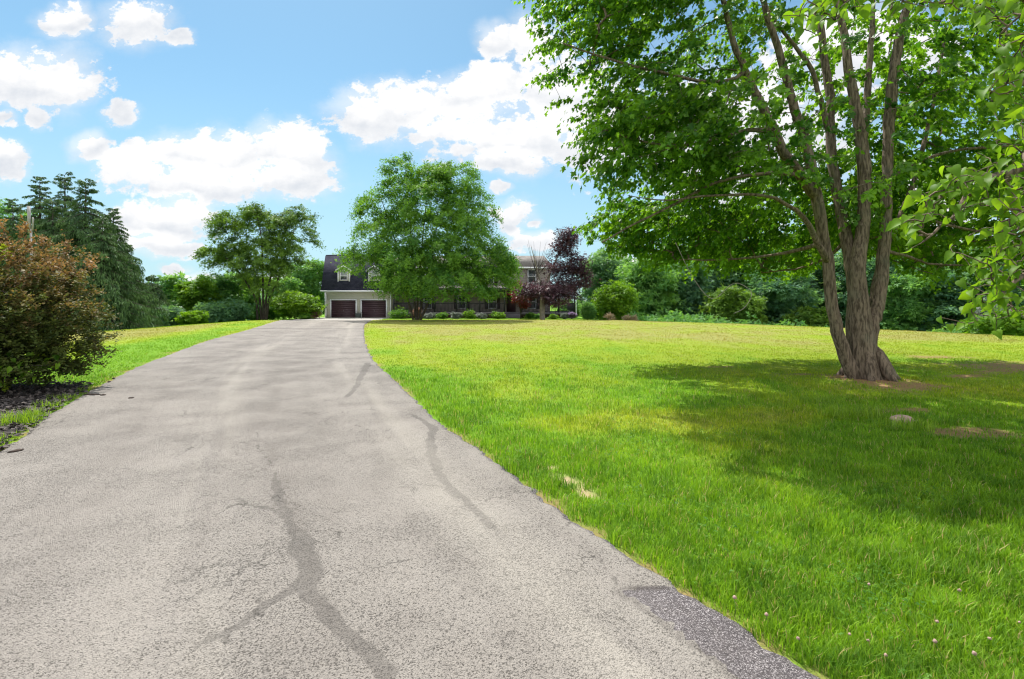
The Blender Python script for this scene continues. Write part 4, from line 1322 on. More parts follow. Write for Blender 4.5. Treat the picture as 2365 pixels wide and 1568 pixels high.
STEMS = [(trunkD, [0.36, 0.30, 0.265, 0.225, 0.175, 0.145, 0.118, 0.125, 0.10, 0.085, 0.07, 0.05, 0.03], None, 0.15),
         (stemA, [0.17, 0.14, 0.122, 0.115, 0.108, 0.105, 0.098, 0.11, 0.10, 0.09, 0.08, 0.07, 0.055, 0.04, 0.025], None, 0.15),
         (stemE, [0.19, 0.16, 0.148, 0.14, 0.122, 0.105, 0.092, 0.11, 0.095, 0.08, 0.05, 0.03], None, 0.15),
         (stemC, [0.16, 0.13, 0.12, 0.11, 0.10, 0.095, 0.09, 0.075, 0.06, 0.04, 0.025], 0, 0.2),
         (stemB, [0.10, 0.095, 0.09, 0.085, 0.075, 0.065, 0.055, 0.045, 0.03, 0.02], 0, 0.2),
         (stemC2, [0.06, 0.055, 0.05, 0.045, 0.035, 0.03, 0.02], 0, 0.2), (stemD2, [0.075, 0.07, 0.065, 0.05, 0.04, 0.025], 0, 0.2),
         (stemE2, [0.08, 0.07, 0.06, 0.055, 0.05, 0.04, 0.03], 0, 0.2),
         (limbL, [0.065, 0.058, 0.046, 0.038, 0.028, 0.02, 0.012, 0.006], 0, 0.25), (limbL2, [0.045, 0.04, 0.035, 0.03, 0.02, 0.012], 0, 0.25),
         (limbL3, [0.035, 0.03, 0.025, 0.02, 0.012], 0, 0.25), (limbL4, [0.04, 0.035, 0.03, 0.025, 0.018, 0.012], 0, 0.25),
         (limbR1, [0.045, 0.04, 0.03, 0.025, 0.015], 0, 0.25), (limbR2, [0.045, 0.04, 0.03, 0.022, 0.015], 0, 0.25),
         (limbK, [0.045, 0.04, 0.03, 0.022, 0.015], 0, 0.25), (limbK2, [0.04, 0.03, 0.022, 0.015], 0, 0.25), (limbR3, [0.04, 0.03, 0.025, 0.02, 0.012], 0, 0.25)]
for ra, rl, rr_ in ((-0.35, 0.42, 0.10), (0.75, 0.4, 0.09), (2.2, 0.35, 0.09), (3.35, 0.30, 0.09), (4.3, 0.22, 0.09), (5.3, 0.30, 0.09)):
    u_ = np.array((math.cos(ra), math.sin(ra), 0.0))
    STEMS.append(([base_c + u_ * 0.16 + np.array((0, 0, 0.75)), base_c + u_ * 0.30 + np.array((0, 0, 0.42)), base_c + u_ * (0.30 + rl * 0.3) + np.array((0, 0, 0.21)), base_c + u_ * (0.30 + rl * 0.7) + np.array((0, 0, 0.07))], [rr_, rr_ * 1.05, rr_ * 0.9, rr_ * 0.5], 0, 0.1))
rng = np.random.default_rng(23)
ME = [(7.2, 11.6, 8.0, 5.6, 3.8, 4.3, 0.75), (3.4, 10.0, 6.9, 3.2, 2.6, 2.9, 0.58), (3.6, 9.4, 4.7, 2.3, 1.9, 1.1, 0.20), (11.2, 11.3, 6.6, 4.2, 3.8, 4.0, 0.62),
      (6.2, 12.2, 3.85, 4.4, 2.8, 1.45, 0.62), (11.0, 12.2, 3.7, 3.8, 3.0, 1.6, 0.75), (2.1, 9.3, 7.6, 2.0, 1.8, 1.6, 0.20), (2.6, 9.3, 4.4, 1.5, 1.4, 0.9, 0.14), (7.0, 10.0, 10.0, 5.5, 4.5, 1.6, 0.25), (5.4, 8.9, 4.2, 1.7, 0.9, 1.0, 0.06), (9.2, 14.6, 3.6, 4.8, 1.5, 1.4, 0.42), (4.2, 13.3, 3.4, 2.8, 1.4, 1.0, 0.30), (12.5, 13.5, 6.5, 3.5, 2.5, 3.5, 0.35)]
tips = env_tips(rng, 4000, ME, 0.5)
tpx = CX + tips[:, 0] / tips[:, 1] * F; tpy = HY - (tips[:, 2] - EYE) / tips[:, 1] * F
nearstem = (tips[:, 1] < 10.2) & (tpx > 1640 + np.maximum(0, tpy - 150) * 0.45) & (tpx < 2085)
tips = tips[~nearstem | (rng.random(len(tips)) < 0.34)]
tips = tips[(tips[:, 2] < 8.8) | (rng.random(len(tips)) < 0.30)]
tpx = CX + tips[:, 0] / tips[:, 1] * F
lowfront = ((tpx > 2040) & (tips[:, 2] < 4.4) & (tips[:, 1] < 12.2)) | ((tpx > 1430) & (tpx < 1900) & (tips[:, 2] < 3.5) & (tips[:, 1] < 11.4))
tips = tips[~lowfront | (rng.random(len(tips)) < 0.22)]


def maple_ok(p):
    """the outline of the crown: boughs end lower near the stems, higher towards the driveway side"""
    px = CX + p[:, 0] / p[:, 1] * F; py = HY - (p[:, 2] - EYE) / p[:, 1] * F
    edge = np.interp(py, [-400, 0, 30, 90, 130, 200, 240, 310, 345, 380, 430, 480, 520, 560, 640, 700], [1150, 1200, 1215, 1240, 1225, 1205, 1200, 1235, 1330, 1325, 1310, 1312, 1320, 1345, 1400, 1900])
    low = np.interp(px, [1200, 1260, 1320, 1360, 1450, 1560, 1700, 1850, 1920, 2060, 2150, 2240, 2400], [280, 335, 520, 565, 610, 640, 668, 640, 585, 600, 668, 690, 700])
    low = low + 26 - 150 * np.abs(fbm(px * 0.013, px * 0 + 2, 33, 3) - 0.42)
    edge = edge - 34 + 95 * np.abs(fbm(py * 0.016, py * 0 + 5, 34, 3) - 0.45)
    return (px > edge + 8) & (py < low - 8)


tips = tips[maple_ok(tips)]
maple = tree('maple_tree', 'large many stemmed maple with grey furrowed trunk standing on the right lawn', 'tree', (mbx, mby, MZ), STEMS, tips, L_MAPLE, None, B_MAPLE,
             rtwig=0.0035, power=0.40, twigs=dict(m=3, k=14, L=0.62, droop=0.30, hang=0.8), size=0.098, kind='maple', seed=31, arch=0.18, up_pen=0.35, flat=0.5, droop=0.55,
             center=(7.2, 10.6, 5.5), seg=0.3, reject=lambda ps: ~maple_ok(ps + np.array((0.02, 0, 0.0))), clump=0.22, bias=-0.05)
tw = Q((9.0, 8.6), (1560, 560), (1600, 640), (1645, 690), (1692, 655), (1722, 662), (1736, 680), (1720, 710), (1695, 724))
MB().tube(list(refine(tw, [0.012] * 8, 0.08, rng)[0]), 0.006, 5).build('dead_twig', B_PALE, maple, np.array((mbx, mby, MZ)), smooth=True)

# ------------------------------------------------------------------ broad-leaved tree at the right edge: trunk beyond the frame, boughs reaching in
HB = np.array((5.4, 1.9, float(ground_z(np.array([5.4]), np.array([1.9]))[0])))
h_trunk = [HB + np.array((0, 0, -0.2)), HB + np.array((0.02, 0, 0.8)), HB + np.array((0.1, 0.05, 1.8)), HB + np.array((0.1, 0.1, 3.2)), HB + np.array((0.2, 0.1, 5.0)), HB + np.array((0.3, 0.2, 6.8))]
fork = HB + np.array((0.1, 0.06, 2.0))


def limb(Y, *pts, z0=2.0):
    return [HB + np.array((0.08, 0.06, z0))] + Q(Y, *pts)


HL = [limb((3.1, 2.75), (2520, 320), (2361, 388), (2258, 437), (2190, 505), (2130, 560), z0=2.1),
      limb((3.3, 3.1), (2560, 560), (2420, 610), (2340, 650), (2280, 700), z0=1.6),
      limb((2.9, 2.6), (2540, 120), (2400, 180), (2330, 210), (2290, 232), z0=2.4),
      limb((3.3, 2.9), (2600, -200), (2300, -160), (2100, -70), (1960, -25), (1890, 20), (1866, 70), z0=3.0),
      limb((2.6, 2.4), (2560, -80), (2420, 0), (2340, 50), z0=2.7),
      limb((2.8, 2.6), (2560, 420), (2420, 460), (2345, 500), z0=2.0),
      limb((3.2, 2.9), (2560, 280), (2440, 260), (2330, 262), z0=2.3),
      limb((3.4, 3.2), (2560, 30), (2300, -40), (2180, -20), z0=2.9),
      limb((3.9, 3.7), (2560, 700), (2430, 700), (2330, 730), z0=1.4),
      limb((3.1, 2.9), (2540, 360), (2400, 420), (2290, 400), (2200, 440), (2120, 500), z0=2.05)]
hstems = [(h_trunk, [0.2, 0.17, 0.15, 0.12, 0.07, 0.03], None, 0.2)] + [(l, [0.05] + list(np.linspace(0.03, 0.004, len(l) - 1)), 0, 0.15) for l in HL]
rng = np.random.default_rng(41)
ht = env_tips(rng, 420, [(7.4, 2.6, 4.8, 2.4, 2.2, 2.6, 1.0), (8.0, 4.0, 4.2, 2.2, 2.4, 2.2, 0.6)], 0.5)


def in_view(p, m=0.0):
    return (p[:, 1] > 0.2) & (p[:, 0] / np.maximum(p[:, 1], 0.2) < 1.06 + m) & ((p[:, 2] - EYE) / np.maximum(p[:, 1], 0.2) < 0.62 + m)


ht = ht[~in_view(ht, 0.1)]
heart_cl = []
for (px, py, Y, sp, n) in ((2115, 545, 2.75, 26, 7), (2150, 500, 2.77, 24, 5), (2190, 470, 2.8, 28, 6), (2235, 445, 2.85, 28, 7), (2280, 450, 2.85, 30, 7), (2330, 420, 2.9, 35, 6), (2140, 470, 2.8, 22, 4),
                           (2345, 190, 2.6, 28, 6), (2310, 225, 2.6, 26, 6), (2350, 265, 2.85, 24, 5), (2355, 320, 2.9, 22, 3), (1870, 60, 2.9, 24, 6), (1905, 30, 2.9, 30, 7), (1960, 5, 2.95, 34, 6), (2040, 0, 3.0, 36, 7), (2110, -5, 3.0, 36, 6),
                           (2200, 5, 3.2, 40, 8), (2280, 20, 3.2, 40, 8), (2340, 60, 2.5, 40, 8), (2350, 130, 2.5, 34, 7), (2350, 500, 2.7, 36, 8), (2320, 540, 2.75, 30, 5), (2360, 450, 2.8, 30, 5),
                           (2270, 715, 3.15, 34, 8), (2310, 680, 3.15, 34, 8), (2350, 640, 3.2, 34, 7), (2345, 720, 3.6, 36, 8), (2250, 620, 3.2, 30, 3), (2330, 360, 3.2, 30, 4), (2300, 590, 3.4, 40, 6), (2355, 580, 3.3, 40, 6)):
    for k in range(int(n * 3.2)):
        g = rng.normal(0, 1, 2); heart_cl.append(P(px + g[0] * sp, py + g[1] * sp * 0.8, Y + rng.normal(0, 0.12)))
heart_cl = np.array(heart_cl)
root = empty('broadleaf_tree', HB, 'bright green heart leaved boughs hanging in from the right edge of the photo', 'tree')
sk = Skeleton()
for st in hstems:
    pts, rad = refine(st[0], st[1], 0.15, rng, 0.01)
    par = -1 if st[2] is None else sk.nearest(pts[0])
    sk.add_chain(pts if par < 0 else pts[1:], par, list(rad if par < 0 else rad[1:]))
alltips = np.vstack((ht, heart_cl + np.array((0, 0, 0.05))))
tid = grow(sk, alltips, rng, 0.2, 0.3, 0.12)
skeleton_mesh(sk, tid, 0.0022, 0.40).build('trunk', B_MAPLE, root, HB, smooth=True)
tp = np.array([sk.pos[i] for i in tid]); td = np.array([sk.dir[i] for i in tid]); nh = len(ht)
ps, dr_, nm, sz, tn = leaf_cloud(tp[:nh], td[:nh], np.array((6.6, 1.8, 4.2)), 34, 0.26, 0.12, rng, 0.6, 0.7)
k = ~in_view(ps, 0.06); ps, dr_, nm, sz, tn = ps[k], dr_[k], nm[k], sz[k], tn[k]
n2_ = len(heart_cl)
d2 = norm(rng.normal(0, 0.45, (n2_, 3)) + np.array((-0.45, -0.1, -0.75)))
nm2 = norm(rng.normal(0, 0.5, (n2_, 3)) + np.array((-0.3, -0.35, 0.75)))
leaves_mesh('crown', 'heart', np.vstack((ps, tp[nh:])), np.vstack((dr_, d2)), np.vstack((nm, nm2)), np.concatenate((sz, rng.uniform(0.04, 0.078, n2_))),
            np.concatenate((tn, rng.uniform(0.35, 1.0, n2_))), L_HEART, root, HB, smooth=True)


# ------------------------------------------------------------------ generic crowns
def stems_for(base, h, n, spread, r0, rng, fork_h=0.12):
    b = np.asarray(base, float); out = []
    f = b + np.array((0, 0, h * fork_h))
    for k in range(n):
        a = 2 * PI * (k + rng.uniform(-0.3, 0.3)) / n
        o_ = np.array((math.cos(a), math.sin(a), 0))
        t1 = b + o_ * spread * 0.25 + np.array((0, 0, h * 0.32)); t2 = b + o_ * spread * 0.6 * rng.uniform(0.6, 1.1) + np.array((0, 0, h * 0.6)); t3 = b + o_ * spread * rng.uniform(0.55, 1.0) + np.array((0, 0, h * rng.uniform(0.78, 0.92)))
        st = b + o_ * r0 * 0.5 - np.array((0, 0, 0.2))
        out.append(([st, f + o_ * r0 * 0.4, t1, t2, t3], [r0, r0 * 0.8, r0 * 0.6, r0 * 0.35, r0 * 0.12], None, max(0.3, h / 25)))
    return out


def lumps(rng, base, h, rx, low, n, ry=None, taper=0.35):
    """crown of n overlapping masses between low*h and h"""
    ry = ry or rx; out = []
    for k in range(n):
        f = (k + 0.5) / n
        z = low + (1 - low) * (0.12 + 0.76 * f)
        prof = math.sin(PI * min(1, max(0.12, (1 - f) * 0.62 + 0.22))) ** 0.8
        a = k * 2.4 + rng.uniform(-0.5, 0.5)
        off = rng.uniform(0.25, 0.6) * prof
        out.append((base[0] + math.cos(a) * rx * off, base[1] + math.sin(a) * ry * off, base[2] + h * z,
                    rx * rng.uniform(0.38, 0.55) * (0.55 + 0.45 * prof), ry * rng.uniform(0.38, 0.55) * (0.55 + 0.45 * prof), h * (1 - low) * rng.uniform(0.13, 0.20), 1.0))
    return out


def round_tree(name, label, base, h, rx, leaf, seed, tips_n=420, per=26, size=0.28, low=0.12, nl=14, group=None, cat='tree', kind='tri', nst=3, r0=None, bark=None, spread=None, **kw):
    rng = np.random.default_rng(seed)
    ells_ = lumps(rng, base, h, rx, low, nl)
    tp_ = env_tips(rng, tips_n, ells_, 0.45)
    return tree(name, label, cat, base, stems_for(base, h, nst, rx * 0.55, r0 or h * 0.016, rng), tp_, leaf, group, bark or B_DARK, rtwig=0.008, per=per,
                spread=spread or rx * 0.085, size=size, kind=kind, seed=seed, seg=max(0.4, h / 18), cut=0.012, **kw)


def at(px, Y, z=None):
    X = (px - CX) / F * Y
    return (X, Y, tz(X, Y) if z is None else z)


def top_h(py, Y, base): return EYE + (HY - py) / F * Y - base[2]


# the broad tree before the porch: several stems, weeping outer twigs
b = at(962, 44.0)
rng = np.random.default_rng(51)
k_ = 44.0 / F


def be(px, py, rx, ry, rz, wgt, dy=0.0): return ((px - CX) * k_, 44.0 + dy, EYE + (HY - py) * k_, rx * k_, ry * k_, rz * k_, wgt)


BE = [be(1000, 405, 50, 60, 38, 0.4), be(930, 400, 52, 60, 46, 0.5), be(1055, 410, 56, 60, 50, 0.5), be(985, 470, 110, 110, 60, 1.1), be(870, 470, 55, 70, 45, 0.4), be(1100, 480, 52, 70, 62, 0.45),
      be(900, 560, 90, 100, 60, 0.9, -1), be(1060, 570, 110, 110, 75, 1.1, -1), be(850, 610, 70, 80, 40, 0.55, -1.5), be(1125, 600, 70, 80, 55, 0.7, -1), be(1150, 650, 50, 60, 45, 0.45, -2),
      be(810, 600, 46, 50, 26, 0.25, -2), be(930, 650, 80, 90, 36, 0.7, -3), be(1050, 660, 90, 90, 40, 0.75, -3), be(985, 600, 110, 130, 50, 0.8, -2), be(1175, 620, 30, 40, 45, 0.16, -1), be(850, 440, 32, 40, 40, 0.1), be(990, 520, 130, 130, 90, 1.0)]
tips = env_tips(rng, 1050, BE, 0.42)


def birch_ok(p, m=0.0):
    px = CX + p[:, 0] / p[:, 1] * F; py = HY - (p[:, 2] - EYE) / p[:, 1] * F
    lo = np.interp(py, [330, 352, 400, 450, 500, 560, 575, 600, 625, 640, 665, 690, 715], [930, 895, 845, 808, 800, 805, 778, 768, 780, 842, 855, 880, 925])
    hi = np.interp(py, [330, 352, 400, 450, 520, 580, 620, 690, 720], [1060, 1090, 1130, 1150, 1165, 1192, 1207, 1195, 1170])
    low = np.interp(px, [760, 800, 850, 880, 930, 1000, 1100, 1180, 1210], [622, 636, 668, 676, 688, 692, 692, 690, 676])
    notch = np.interp(px, [850, 890, 960, 1000, 1030, 1075, 1110, 1150], [440, 352, 346, 362, 366, 352, 395, 480])
    return (px > lo + m) & (px < hi - m) & (py < low - m) & (py > notch + m)


tips = tips[birch_ok(tips, 10)]
tpx = CX + tips[:, 0] / tips[:, 1] * F; tpy = HY - (tips[:, 2] - EYE) / tips[:, 1] * F
tips = tips[~((tpx < 850) & (tpy > 540)) | (rng.random(len(tips)) < 0.42)]
tpx = CX + tips[:, 0] / tips[:, 1] * F; tpy = HY - (tips[:, 2] - EYE) / tips[:, 1] * F
tips = tips[~((tpx < 888) & (tpy > 604) & (tpy < 658)) | (rng.random(len(tips)) < 0.30)]
bb = np.array(b)
bst = []
for dx, (tx, ty) in zip((-0.35, -0.1, 0.2, 0.45, 0.0), ((870, 430), (935, 380), (1050, 380), (1110, 450), (990, 420))):
    s0 = bb + np.array((dx * 0.6, 0, -0.2)); e = P(tx, ty, 44.0 + rng.uniform(-1.5, 1.5))
    m1 = s0 * 0.72 + e * 0.28; m1[0] = s0[0] + (e[0] - s0[0]) * 0.18 + dx * 0.8; m2 = s0 * 0.4 + e * 0.6; m2[0] = s0[0] + (e[0] - s0[0]) * 0.5
    bst.append(([s0, m1, m2, e], [0.10, 0.075, 0.055, 0.02], None, 0.5))
birch = tree('weeping_tree', 'wide bright green tree hiding the middle of the house', 'tree', b, bst, tips, L_BIRCH, None, B_DARK, rtwig=0.004, twigs=dict(m=8, k=12, L=1.5, droop=0.35, hang=0.8, jit=0.09, zf=0.9), size=0.155,
             kind='tri', seed=52, seg=0.7, reject=lambda ps: ~birch_ok(ps, 8 - 34 * fbm(ps[:, 0] * 1.1, ps[:, 2] * 1.1, 55, 3)) | ((np.abs(CX + ps[:, 0] / ps[:, 1] * F - 864) < 19) & (np.abs(HY - (ps[:, 2] - EYE) / ps[:, 1] * F - 632) < 24) & (vnoise(ps[:, 0] * 9, ps[:, 2] * 9, 57) < 0.42)), minz=2.2, arch=0.35, up_pen=0.05, flat=1.1, droop=1.1, cut=0.01, clump=0.3, bias=0.05, back=0.9)

# the open-crowned tree left of the garage
b = at(606, 49.0); b = (b[0], b[1], -0.25)
k_ = 49.0 / F


def oe(px, py, rx, ry, rz, wgt, dy=0.0): return ((px - CX) * k_, 49.0 + dy, EYE + (HY - py) * k_, rx * k_, ry * k_, rz * k_, wgt)


OE = [oe(590, 490, 36, 40, 26, 0.5), oe(530, 512, 40, 45, 26, 0.5), oe(690, 500, 34, 40, 26, 0.42), oe(640, 520, 40, 50, 32, 0.6), oe(715, 545, 24, 30, 24, 0.25), oe(600, 550, 58, 60, 36, 0.8), oe(660, 570, 46, 50, 36, 0.6),
      oe(488, 590, 38, 40, 20, 0.4), oe(545, 585, 44, 50, 28, 0.55), oe(600, 610, 56, 60, 30, 0.8, -1), oe(650, 620, 34, 40, 24, 0.35), oe(520, 545, 28, 35, 26, 0.2), oe(560, 650, 44, 50, 22, 0.35, 2), oe(630, 660, 36, 40, 30, 0.3, -1), oe(700, 600, 22, 30, 20, 0.12)]
rng = np.random.default_rng(61)
tips = env_tips(rng, 520, OE, 0.55)
bb = np.array(b); ost = []
for dx, pts in ((-0.45, ((590, 690), (560, 640), (520, 595), (470, 590))), (-0.05, ((598, 680), (585, 620), (560, 560), (530, 505))), (0.1, ((608, 680), (606, 610), (604, 550), (590, 480))), (0.35, ((622, 690), (640, 650), (660, 590), (690, 500))), (0.25, ((615, 690), (628, 630), (650, 560), (650, 510)))):
    ost.append(([bb + np.array((dx, 0, -0.3))] + Q((48.9, 49 + rng.uniform(-1.5, 1.5)), *pts), [0.12, 0.10, 0.08, 0.05, 0.02], None, 0.5))
tree('shade_tree', 'open crowned olive green tree with dark spreading limbs left of the garage', 'tree', b, ost, tips, L_OAK, None, B_DARK, rtwig=0.005, twigs=dict(m=6, k=12, L=1.25, droop=0.3, hang=0.7, jit=0.07, zf=0.8), size=0.165, minz=2.6, kind='tri', seed=62,
     seg=0.6, arch=0.25, up_pen=0.5, flat=0.8, droop=0.5, cut=0.012, clump=0.24, back=0.9)


# ------------------------------------------------------------------ spruces
def spruce(label, base, H, R, seed, leaf=None, group='spruces along the left lawn', dens=105, low=0.03):
    rng = np.random.default_rng(seed)
    root = empty('spruce_tree', base, label, 'spruce', group)
    org = np.array(base, float)
    mb = MB()
    mb.tube([org + np.array((0, 0, -0.3)), org + np.array((0, 0, H * 0.5)), org + np.array((0, 0, H * 0.97))], [H * 0.017, H * 0.010, 0.015], 8)
    pos = []; dr_ = []; nm = []; tone = []; sz = []
    z = H * low
    while z < H * 0.985:
        f = 1 - z / H
        L0 = R * (f ** 0.78) * (0.9 + 0.1 * min(1, z / (0.1 * H))) + 0.12
        nb = 7 if f > 0.25 else 5
        a0 = rng.uniform(0, 2 * PI)
        for k in range(nb):
            L = L0 * rng.uniform(0.55, 1.15)
            if rng.random() < 0.04: L *= 1.28
            a = a0 + 2 * PI * k / nb + rng.uniform(-0.3, 0.3)
            o_ = np.array((math.cos(a), math.sin(a), 0.0)); sd_ = np.array((-o_[1], o_[0], 0.0))
            zz = z + rng.uniform(-0.4, 0.4) * H * 0.05
            rise = 0.8 if f < 0.12 else rng.uniform(-0.05, 0.22)
            def pt(s): return org + np.array((0, 0, zz)) + o_ * L * s + np.array((0, 0, L * (rise * s - 0.62 * s * s + 0.26 * s ** 3)))
            S = np.linspace(0, 1, 5)
            mb.tube([pt(s) for s in S], np.linspace(0.012 + 0.012 * L, 0.006, 5), 4, cap=False)
            n = int(L * dens) + 8
            s = rng.uniform(0.12, 1.0, n) ** 0.8
            c0 = np.array([pt(v) for v in s])
            side = rng.choice([-1, 1], n)[:, None] * sd_[None, :]
            spread_ = 0.26 * L * (1.05 - s) + 0.08
            c0 = c0 + side * (rng.random(n) * spread_)[:, None]
            c0[:, 2] -= rng.random(n) ** 2 * 0.75 * math.sqrt(L) * min(1, 1.6 * f) ** 1.5
            d = o_[None, :] * rng.uniform(0.2, 0.9, n)[:, None] + side * rng.uniform(0.1, 0.8, n)[:, None] + np.array((0, 0, -1.0))[None, :] * (rng.uniform(0.4, 1.9, n) * (0.5 + 0.9 * min(1, f * 1.8)))[:, None]
            pos.append(c0); dr_.append(d); nm.append(rng.normal(0, 0.5, (n, 3)) + o_ * 0.5 + np.array((0, 0, 0.7)))
            ct = rng.normal(0, 0.18)
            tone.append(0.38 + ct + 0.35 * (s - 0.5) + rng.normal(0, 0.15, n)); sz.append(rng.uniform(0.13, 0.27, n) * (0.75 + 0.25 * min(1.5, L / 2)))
        z += H * 0.020 * rng.uniform(0.8, 1.25) + 0.05
    mb.build('trunk', B_DARK, root, org, smooth=True)
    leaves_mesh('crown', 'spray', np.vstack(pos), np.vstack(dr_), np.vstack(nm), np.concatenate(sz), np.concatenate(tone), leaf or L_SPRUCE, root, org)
    return root


for i, (px, Y, py, R, lab) in enumerate(((92, 36.0, 404, 3.3, 'tall dark spruce standing directly behind the grey mast'), (150, 38.0, 395, 3.5, 'tallest spruce of the left group, its narrow top highest against the clouds'),
                                         (198, 33.0, 412, 3.7, 'dark spruce at the right of the tall group, its boughs jutting out against the sky'), (236, 31.0, 500, 2.9, 'shorter green spruce in front of the tall spruces'),
                                         (122, 33.0, 455, 3.3, 'dark spruce filling the middle of the tall group, front row'), (262, 37.0, 480, 3.0, 'slim spruce rising behind the right side of the tall group'),
                                         (286, 35.0, 560, 2.9, 'low drooping spruce at the right end of the left group'), (30, 40.0, 455, 3.2, 'spruce mostly hidden behind the bronze shrub'),
                                         (350, 44.0, 636, 2.9, 'small dark spruce beyond the left lawn, between the big spruces and the far hedge'))):
    bs = at(px, Y)
    spruce(lab, bs, top_h(py, Y, bs), R, 70 + i)
# the long bough
# ------------------------------------------------------------------ broadleaf trees left and far
W1 = round_tree('woodland_tree', 'pale green rounded tree at the far left edge behind the spruces', at(12, 46.0), top_h(462, 46, at(12, 46)), 3.6, L_WOOD, 81, 320, 30, 0.26, 0.1)
WOODS_L = 'trees beyond the left lawn'
W1['group'] = WOODS_L
b = at(404, 52.0); A1 = round_tree('woodland_tree', 'mid green tree in the distance behind the small dark spruce', b, top_h(634, 52, b), 3.1, L_WOOD, 82, 300, 28, 0.28, 0.05, group=WOODS_L)
b = at(455, 47.0); round_tree('woodland_tree', 'sunlit green bushy tree in the row left of the open crowned tree', b, top_h(648, 47, b), 2.3, L_LIME, 83, 260, 28, 0.26, 0.03, group=WOODS_L, bias=-0.2)
b = at(505, 50.0); copy_tree(A1, b, 1.4, (0.95, 0.9), 'dark leafy tree touching the left limb of the open crowned tree', WOODS_L)
b = at(548, 54.0); copy_tree(A1, b, 3.0, (0.9, 0.95), 'dark tree standing behind the open crowned tree trunks', WOODS_L)
b = at(722, 66.0); T2 = round_tree('woodland_tree', 'tall soft green tree rising behind the left corner of the garage', b, top_h(596, 66, b), 3.4, L_WOOD, 84, 340, 28, 0.30, 0.08, bias=0.1)
b = at(655, 62.0); copy_tree(T2, b, 2.2, (0.85, 0.72), 'green tree far behind, seen right of the open crowned tree trunk')
b = at(470, 70.0); copy_tree(T2, b, 4.2, (0.8, 0.62), 'far tree whose top shows just above the left row', WOODS_L)


LATE = [(575, 55.0, 668, 2.3, 'dark shrub seen behind the stems of the open crowned tree'), (630, 56.0, 672, 2.2, 'dark shrub filling the gap right of the open crowned tree trunk')]


def shrub(name, label, base, h, rx, leaf, seed, tips_n=70, per=26, size=0.13, kind='tri', cat='shrub', group=None, nl=7, low=0.0, **kw):
    rng = np.random.default_rng(seed)
    base = np.asarray(base, float)
    ells_ = [(base[0] + rng.uniform(-0.45, 0.45) * rx, base[1] + rng.uniform(-0.4, 0.4) * rx, base[2] + h * rng.uniform(0.3, 0.62), rx * rng.uniform(0.45, 0.65), rx * rng.uniform(0.45, 0.65), h * rng.uniform(0.28, 0.38), 1.0) for _ in range(nl)]
    tp_ = env_tips(rng, tips_n, ells_, 0.35)
    tp_[:, 2] = np.maximum(tp_[:, 2], base[2] + 0.08 * h)
    st = [([base + np.array((0, 0, -0.1)), base + np.array((math.cos(a) * rx * 0.3, math.sin(a) * rx * 0.3, h * 0.45))], [0.03 * h ** 0.5 + 0.01, 0.012], None, max(0.12, h * 0.15)) for a in rng.uniform(0, 6.28, 4)]
    kw.setdefault('bark', B_DARK)
    return tree(name, label, cat, tuple(base), st, tp_, leaf, group, rtwig=0.004, per=per, spread=rx * 0.13, size=size, kind=kind, seed=seed, seg=max(0.2, h * 0.15), cut=0.006, **kw)


b = at(683, 50.5); shrub('shrub', 'large lime green layered shrub left of the garage corner', b, top_h(668, 50.5, b), 2.5, L_LIME, 91, 220, 34, 0.24, flat=0.35, bias=0.1)
b = at(722, 50.8); shrub('shrub', 'low rosy tan shrub at the left end of the drive by the garage', b, 0.75, 0.85, L_PINK, 92, 60, 24, 0.12)
b = at(700, 49.0); shrub('shrub', 'small pale green shrub at the foot of the lime shrub', b, 0.55, 0.7, L_BIRCH, 93, 40, 22, 0.12)
for i, (px, Y, py, rx, leaf, lab) in enumerate(((440, 41.5, 716, 1.0, L_LIME, 'yellow green sapling catching light before the dark left hedge'), (490, 44.0, 694, 1.7, L_BLUE, 'dark rounded shrub before the left tree row'),
                                                (545, 46.0, 690, 1.8, L_BLUE, 'dark shrub beside the trunks of the open crowned tree'), (385, 43.0, 700, 1.8, L_BLUE, 'dark shrub under the small spruce of the left row'))):
    b = at(px, Y); shrub('shrub', lab, b, top_h(py, Y, b), rx, leaf, 94 + i, 130, 26, 0.2)

for i, (px, Y, py, rx, lab) in enumerate(LATE):
    b = at(px, Y); shrub('shrub', lab, b, top_h(py, Y, b), rx, L_WOOD, 197 + i, 150, 28, 0.22)
# ------------------------------------------------------------------ right of the house
b = at(1253, 47.0); bb = np.array(b); k_ = 47.0 / F


def pe(px, py, rx, ry, rz, wgt, dy=0.0): return ((px - CX) * k_, 47.0 + dy, EYE + (HY - py) * k_, rx * k_, ry * k_, rz * k_, wgt)


PE = [pe(1310, 548, 22, 26, 24, 0.4), pe(1302, 580, 30, 32, 16, 0.35), pe(1330, 612, 34, 36, 24, 0.5), pe(1340, 645, 26, 30, 26, 0.4), pe(1290, 625, 30, 36, 24, 0.5), pe(1250, 668, 46, 50, 20, 0.7, -0.5), pe(1300, 665, 36, 40, 24, 0.6, -0.5),
      pe(1215, 675, 26, 34, 14, 0.3, -0.5), pe(1290, 690, 44, 50, 14, 0.4, -0.8)]
rng = np.random.default_rng(101)
tips = env_tips(rng, 400, PE, 0.5)
tips = tips[~((np.abs(CX + tips[:, 0] / tips[:, 1] * F - 1227) < 16) & (HY - (tips[:, 2] - EYE) / tips[:, 1] * F < 655))]
pst = [([bb + np.array((0, 0, -0.2))] + Q((47.0, 47.2), (1253, 690), (1262, 650), (1285, 600), (1308, 540)), [0.26, 0.22, 0.13, 0.07, 0.02], None, 0.4),
       (Q((46.9, 46.6), (1254, 672), (1240, 620), (1232, 590), (1226, 565)), [0.1, 0.06, 0.035, 0.015], 0, 0.4)]
